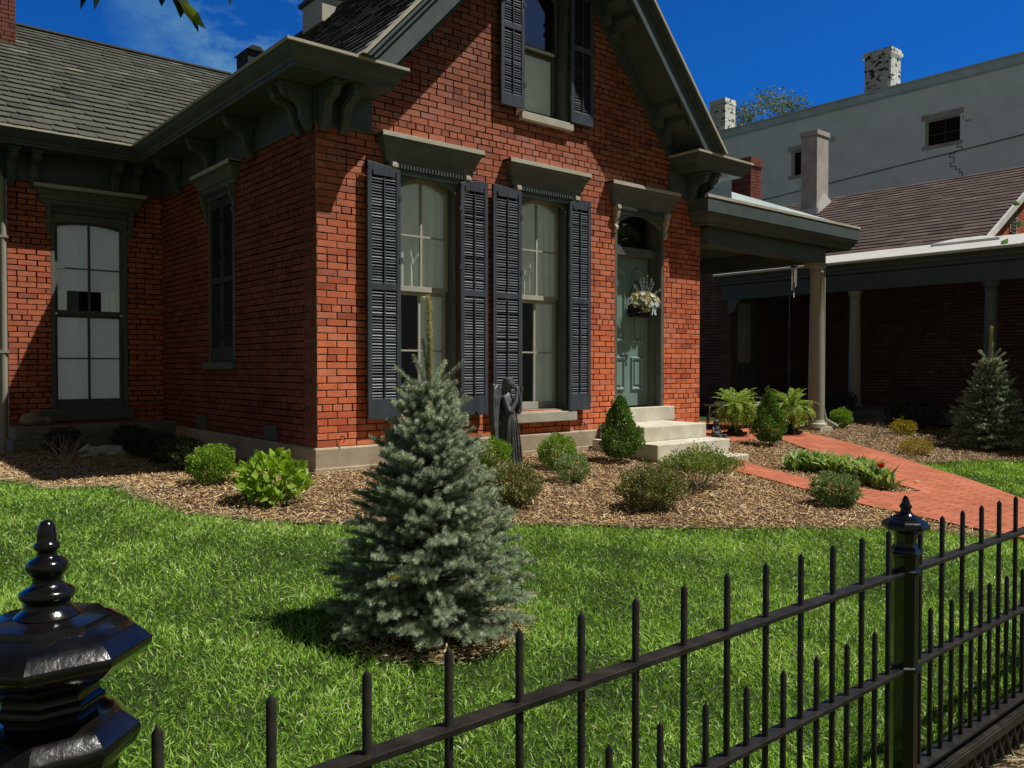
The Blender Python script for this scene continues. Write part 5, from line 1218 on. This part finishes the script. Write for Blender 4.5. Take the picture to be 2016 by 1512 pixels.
mb.build('ribbon', 'coping', wr_)
# patio seat and table
ps = empty('patio_loveseat', (8.0, 1.55, .03), rz=0, label='brown mesh patio loveseat with rounded back behind the first fern', cat='seat')
mb = MB(); ox, oy = 7.95, 1.55
def Cc(a, b, c): return (ox + a, oy + b, .03 + c)
W_ = .62
mb.tube([Cc(-W_, .28, 0), Cc(-W_, .26, .45), Cc(-W_, .30, .70), Cc(-W_ + .10, .32, .79), Cc(0, .33, .80), Cc(W_ - .10, .32, .79), Cc(W_, .30, .70), Cc(W_, .26, .45), Cc(W_, .28, 0)], .028, 10)
for s in (-1, 1): mb.tube([Cc(s * W_, .27, .60), Cc(s * (W_ + .02), -.1, .62), Cc(s * (W_ + .02), -.26, .58), Cc(s * W_, -.28, .35), Cc(s * W_, -.32, 0)], .018, 8)
mb.tube([Cc(-W_, -.27, .38), Cc(W_, -.27, .38)], .018, 8); mb.build('frame', 'wicker', ps, smooth=True)
mb = MB(); bk = [mb.vert(*Cc(a, .27 + .06 * (z > .5), z)) for a, z in ((-W_ + .02, .42), (W_ - .02, .42), (W_ - .03, .68), (W_ - .12, .775), (-W_ + .12, .775), (-W_ + .03, .68))]; mb.face(bk); mb.build('backrest', 'wicker', ps)
mb = MB(); mb.box(ox - W_, ox + W_, oy - .27, oy + .27, .39, .42); mb.build('seat', 'wicker', ps, bevel=.01)
pt = empty('patio_table', (8.3, .75, .03), label='low patio table with pale top and splayed dark legs between the ferns', cat='table')
mb = MB(); mb.box(7.4, 8.95, .5, 1.05, .40, .425); mb.build('table_top', 'table_top', pt, bevel=.006)
for x, y, sx, sy in ((7.55, .6, -1, -1), (8.8, .6, 1, -1), (7.55, .95, -1, 1), (8.8, .95, 1, 1)):
    mb = MB(); mb.tube([(x - sx * .08, y - sy * .03, .40), (x, y, .12), (x + sx * .07, y + sy * .04, .03)], .016, 8); mb.build('leg', 'urn', pt, smooth=True)

# ------------------------------------------------------------------ iron fence
FY = -6.10
FN = empty('iron_fence', (0, FY, 0), label='black iron picket fence with turned posts along the sidewalk in front of the lawn', cat='fence')
def post(x, big, label):
    t = empty('fence_post', (x, 0, -.45), label=label); t.parent = FN; o8 = pi / 8
    if big:
        fin = [(.002, .8335), (.0065, .832), (.0095, .826), (.0110, .815), (.0112, .808), (.0118, .8065), (.0142, .805), (.0145, .800), (.0128, .797), (.0108, .796), (.0112, .790), (.0160, .787), (.0188, .7855), (.0228, .7815), (.0238, .777), (.0225, .772), (.0180, .766), (.0160, .7605), (.0180, .7550), (.0240, .7510), (.0262, .7500), (.0308, .7470), (.0312, .7420), (.0300, .7395), (.0262, .737), (.0255, .731), (.0290, .725), (.037, .718)]
        cap = [(.036, .7175), (.050, .7165), (.069, .7140), (.0705, .7135), (.0710, .7065), (.084, .7045), (.096, .6990), (.1055, .6920), (.113, .6850), (.1165, .6815), (.1180, .6800), (.1185, .6740), (.1150, .6690), (.106, .6600), (.094, .6510), (.078, .6420), (.064, .6350), (.057, .6290), (.057, .6210), (.0635, .6170), (.0650, .6110), (.0610, .6060), (.0550, .6020), (.056, .5970), (.072, .5945), (.086, .5870), (.096, .5780), (.1025, .5715), (.1040, .5690), (.1040, .5600), (.1000, .5560), (.0985, .5490), (.094, .5450), (.086, .5400), (.080, .5300)]
        sh = [(.080, .531), (.078, .52), (.076, -.40), (.10, -.42), (.105, -.50)]
        S0 = 24
    else:
        fin = [(.002, .635), (.005, .633), (.0095, .622), (.0125, .612), (.013, .608), (.0175, .6055), (.018, .600), (.0145, .596), (.0145, .590), (.018, .583), (.028, .575), (.036, .571)]
        cap = [(.036, .5715), (.042, .570), (.043, .565), (.052, .563), (.063, .555), (.068, .546), (.067, .538), (.055, .531), (.043, .527), (.035, .518), (.0305, .505), (.031, .490), (.036, .479), (.042, .473), (.043, .466), (.046, .464), (.046, .457), (.040, .452)]
        sh = [(.040, .453), (.0385, .415), (.046, .412), (.047, .400), (.0385, .396), (.0385, .125), (.046, .120), (.047, .108), (.0385, .104), (.0385, -.42), (.05, -.43), (.05, -.5)]
        S0 = 20
    mb = MB(); mb.lathe(x, FY, fin, 28); mb.build('finial', 'black_paint', t, smooth=True, angle=70)
    cp = []
    for (r0, z0), (r1, z1) in zip(cap, cap[1:]): cp += [(r0, z0), ((r0 + r1) / 2, (z0 + z1) / 2)]
    cp.append(cap[-1]); ok = [cp[0]] + [tuple((cp[i - 1][k] + 2 * cp[i][k] + cp[i + 1][k]) / 4 for k in (0, 1)) for i in range(1, len(cp) - 1)] + [cp[-1]]
    mb = MB(); mb.lathe(x, FY, ok, 8, rot=o8); mb.build('post_cap', 'black_paint', t, smooth=True, angle=24)
    mb = MB(); mb.lathe(x, FY, sh, 8, rot=o8); mb.build('shaft', 'black_paint', t, bevel=.0015)
post(-3.445, True, 'large near fence post with stacked octagonal cap at the lower left')
post(-1.147, False, 'slimmer fence post with pointed finial near the brick path')
post(1.15, False, 'far fence post beyond the second panel at the right')
def picket_me(top, bot, r=.0078):
    mb = MB(); mb.lathe(0, 0, [(.0008, top), (.002, top - .002), (r, top - .011), (r, bot)], 10); me = bpy.data.meshes.new('picket')
    me.from_pydata(mb.v, [], mb.f); bm = bmesh.new(); bm.from_mesh(me); bmesh.ops.recalc_face_normals(bm, faces=bm.faces); bm.to_mesh(me); bm.free()
    me.polygons.foreach_set('use_smooth', [True] * len(me.polygons)); me.set_sharp_from_angle(angle=radians(40)); me.materials.append(M['rail_paint']); return me
TALL, SHORT = picket_me(.545, -.212), picket_me(.262, -.212)
def panel(x0, x1, first, label):
    t = empty('fence_panel', (x0, 0, -.21)); t.parent = FN
    for z in (.405, .112):
        mb = MB(); mb.box(x0, x1, FY - .019, FY + .019, z - .006, z + .006); mb.build('rail', 'rail_paint', t, bevel=.0012)
    mb = MB(); mb.box(x0, x1, FY - .024, FY + .024, -.220, -.210); mb.build('rail', 'rail_paint', t, bevel=.0012)
    mb = MB(); mb.box(x0, x1, FY - .030, FY + .010, -.268, -.248); mb.box(x0, x1, FY - .036, FY - .0302, -.285, -.252); mb.build('base_bar', 'rail_paint', t, bevel=.002)
    mb = MB(); y = FY - .018; k = x0 - .3
    def X_(a, za, b, zb):
        if a < x0: za += (zb - za) * (x0 - a) / (b - a); a = x0
        if b > x1: zb = za + (zb - za) * (x1 - a) / (b - a); b = x1
        if b > a: mb.tube([(a, y, za), (b, y, zb)], .0075, 6)
    while k < x1 + .3:
        X_(k, -.270, k + .115, -.46); y += .004; X_(k, -.46, k + .115, -.270); y -= .004; k += .072
    mb.build('lattice', 'rail_paint', t)
    x = first; L = []
    while x < x1 - .03:
        if x > x0 + .03: L.append((x, 0))
        if x + .0794 < x1 - .05 and x + .0794 > x0 + .03: L.append((x + .0794, 1))
        x += .1587
    for x, s in L:
        o = bpy.data.objects.new('picket', SHORT if s else TALL); COL.objects.link(o); o.parent = t; o.location = (x - x0, 0, .21); o.rotation_euler = (0, 0, random.uniform(0, 3))
panel(-3.365, -1.185, -3.317, 'black iron picket panel across the lower front of the lawn')
panel(-1.109, 1.11, -1.047, 'black iron picket panel right of the slim post with lattice base')
panel(-5.6, -3.525, -5.55, 'black iron picket panel left of the large near post')

# ------------------------------------------------------------------ overhanging leaves at the top left
mg = empty('overhanging_branch', (-3.02, -5.15, 2.05), label='dark glossy leaves of an overhanging branch at the top left', cat='branch')
mb = MB(); mb.tube([(-3.6, -4.9, 2.25), (-3.3, -5.0, 2.08), (-3.0, -5.15, 1.99), (-2.8, -5.3, 2.0), (-2.5, -5.5, 2.1)], [.012, .01, .007, .005, .003], 8); mb.build('branch', 'bark', mg, smooth=True)
q = []
for p, e, w_, r in (((-3.04, -5.115, 1.975), (-2.931, -5.217, 1.842), .15, .03), ((-3.02, -5.13, 1.99), (-2.965, -5.19, 1.872), .12, .06), ((-3.05, -5.11, 1.99), (-3.0, -5.155, 1.90), .10, .02), ((-3.14, -5.05, 1.98), (-3.128, -5.052, 1.884), .05, .02), ((-3.12, -5.06, 1.98), (-3.162, -5.02, 1.889), .05, .02), ((-2.9, -5.23, 1.99), (-2.877, -5.26, 1.896), .05, .02)):
    p, e = np.array(p), np.array(e); L = np.linalg.norm(e - p); q.append(scatter(T_LEAF2, p[None], basis((e - p)[None], np.array([[.3, -.3, .8]])), np.array([[w_ * 1.5, w_, L]]), np.array([r])))
V, F, R_ = merge(q); np_mesh('leaves', V, F, 'magnolia', mg, rnd=R_)
V, F, R_ = scatter(T_LEAF2, np.array([[-2.972, -5.182, 1.905]]), basis(np.array([[.045, -.04, -.068]]), np.array([[-.6, .2, .6]])), np.array([[.04, .03, .088]]), np.array([1.])); np_mesh('yellow_leaf_half', V, F, 'magnolia', mg, rnd=R_)

# ------------------------------------------------------------------ sky, sun, camera
w = bpy.data.worlds.new('World'); SC.world = w; w.use_nodes = True; nt = w.node_tree
for n_ in list(nt.nodes): nt.nodes.remove(n_)
sun_dir = np.array([.369, -.336, .867])
el = math.asin(.867); azn = math.atan2(sun_dir[0], sun_dir[1])
sky = N(nt, 'ShaderNodeTexSky', sky_type='NISHITA'); sky.sun_disc = False; sky.sun_elevation = el; sky.sun_rotation = azn; sky.air_density = 1.0; sky.dust_density = .3; sky.ozone_density = 2.5
tc = N(nt, 'ShaderNodeTexCoord').outputs['Generated']
deep = mulc(nt, sky.outputs[0], (.02, .44, 1.15))
mixd = N(nt, 'ShaderNodeMix', data_type='RGBA'); mixd.inputs[0].default_value = .97
nt.links.new(sky.outputs[0], mixd.inputs[6]); nt.links.new(deep, mixd.inputs[7])
# thin clouds low on the left part of the sky
cn = noise(nt, tc, 5.5, 7, .62, (1, 1, 1.8)); cr = ramp(nt, cn, [(.44, (0, 0, 0)), (.62, (1, 1, 1))])
dm = N(nt, 'ShaderNodeVectorMath', operation='DOT_PRODUCT'); nt.links.new(tc, dm.inputs[0]); dm.inputs[1].default_value = (.39, .842, .373)
dr_ = N(nt, 'ShaderNodeMapRange'); dr_.inputs[1].default_value = .984; dr_.inputs[2].default_value = .9975; nt.links.new(dm.outputs['Value'], dr_.inputs[0])
mm_ = N(nt, 'ShaderNodeMath', operation='MULTIPLY'); nt.links.new(cr, mm_.inputs[0]); nt.links.new(dr_.outputs[0], mm_.inputs[1])
m3 = N(nt, 'ShaderNodeMath', operation='MULTIPLY'); m3.inputs[1].default_value = .8; nt.links.new(mm_.outputs[0], m3.inputs[0])
cl = N(nt, 'ShaderNodeMix', data_type='RGBA'); nt.links.new(m3.outputs[0], cl.inputs[0]); nt.links.new(mixd.outputs[2], cl.inputs[6]); cl.inputs[7].default_value = (2.2, 4.8, 6.0, 1)
# street-side sky (south) swapped for an invented dim neutral tone that sets ambient fill
dq = N(nt, 'ShaderNodeVectorMath', operation='DOT_PRODUCT'); nt.links.new(tc, dq.inputs[0]); dq.inputs[1].default_value = (.60, .80, 0)
sz = N(nt, 'ShaderNodeSeparateXYZ'); nt.links.new(tc, sz.inputs[0])
up_ = N(nt, 'ShaderNodeMapRange'); up_.inputs[1].default_value = .27; up_.inputs[2].default_value = .37; up_.inputs[3].default_value = 0; up_.inputs[4].default_value = .4; nt.links.new(sz.outputs[2], up_.inputs[0])
ad_ = N(nt, 'ShaderNodeMath', operation='ADD'); nt.links.new(dq.outputs['Value'], ad_.inputs[0]); nt.links.new(up_.outputs[0], ad_.inputs[1])
f1 = ramp(nt, ad_.outputs[0], [(.05, (0, 0, 0)), (.45, (1, 1, 1))])
f2 = ramp(nt, sz.outputs[2], [(.38, (1, 1, 1)), (.75, (.34, .30, .26))])
mxs = N(nt, 'ShaderNodeMix', data_type='RGBA'); nt.links.new(f1, mxs.inputs[0]); mxs.inputs[6].default_value = (1.5, 1.6, 1.55, 1); nt.links.new(cl.outputs[2], mxs.inputs[7])
skc = mulc(nt, mxs.outputs[2], f2)
bg = N(nt, 'ShaderNodeBackground'); bg.inputs[1].default_value = .085; nt.links.new(skc, bg.inputs[0])
ow = N(nt, 'ShaderNodeOutputWorld'); nt.links.new(bg.outputs[0], ow.inputs[0])
ld = bpy.data.lights.new('sun', 'SUN'); ld.energy = 5.0; ld.angle = radians(.53); ld.color = (1, .955, .88)
lo_ = bpy.data.objects.new('sun', ld); COL.objects.link(lo_); lo_.rotation_euler = (pi / 2 - el, 0, math.atan2(sun_dir[0], -sun_dir[1]))
cd = bpy.data.cameras.new('camera'); cam = bpy.data.objects.new('camera', cd); COL.objects.link(cam); SC.camera = cam
cam.location = tuple(CAM); cam.rotation_euler = (radians(90 - 1.12), 0, radians(49.9 - 90)); cd.sensor_width = 36; cd.lens = 1630 / 2016 * 36; cd.clip_start = .05; cd.clip_end = 2000
SC.view_settings.view_transform = 'Standard'; SC.view_settings.look = 'None'; SC.view_settings.exposure = 0; SC.view_settings.gamma = 1
SC.cycles.max_bounces = 8; SC.cycles.transparent_max_bounces = 8
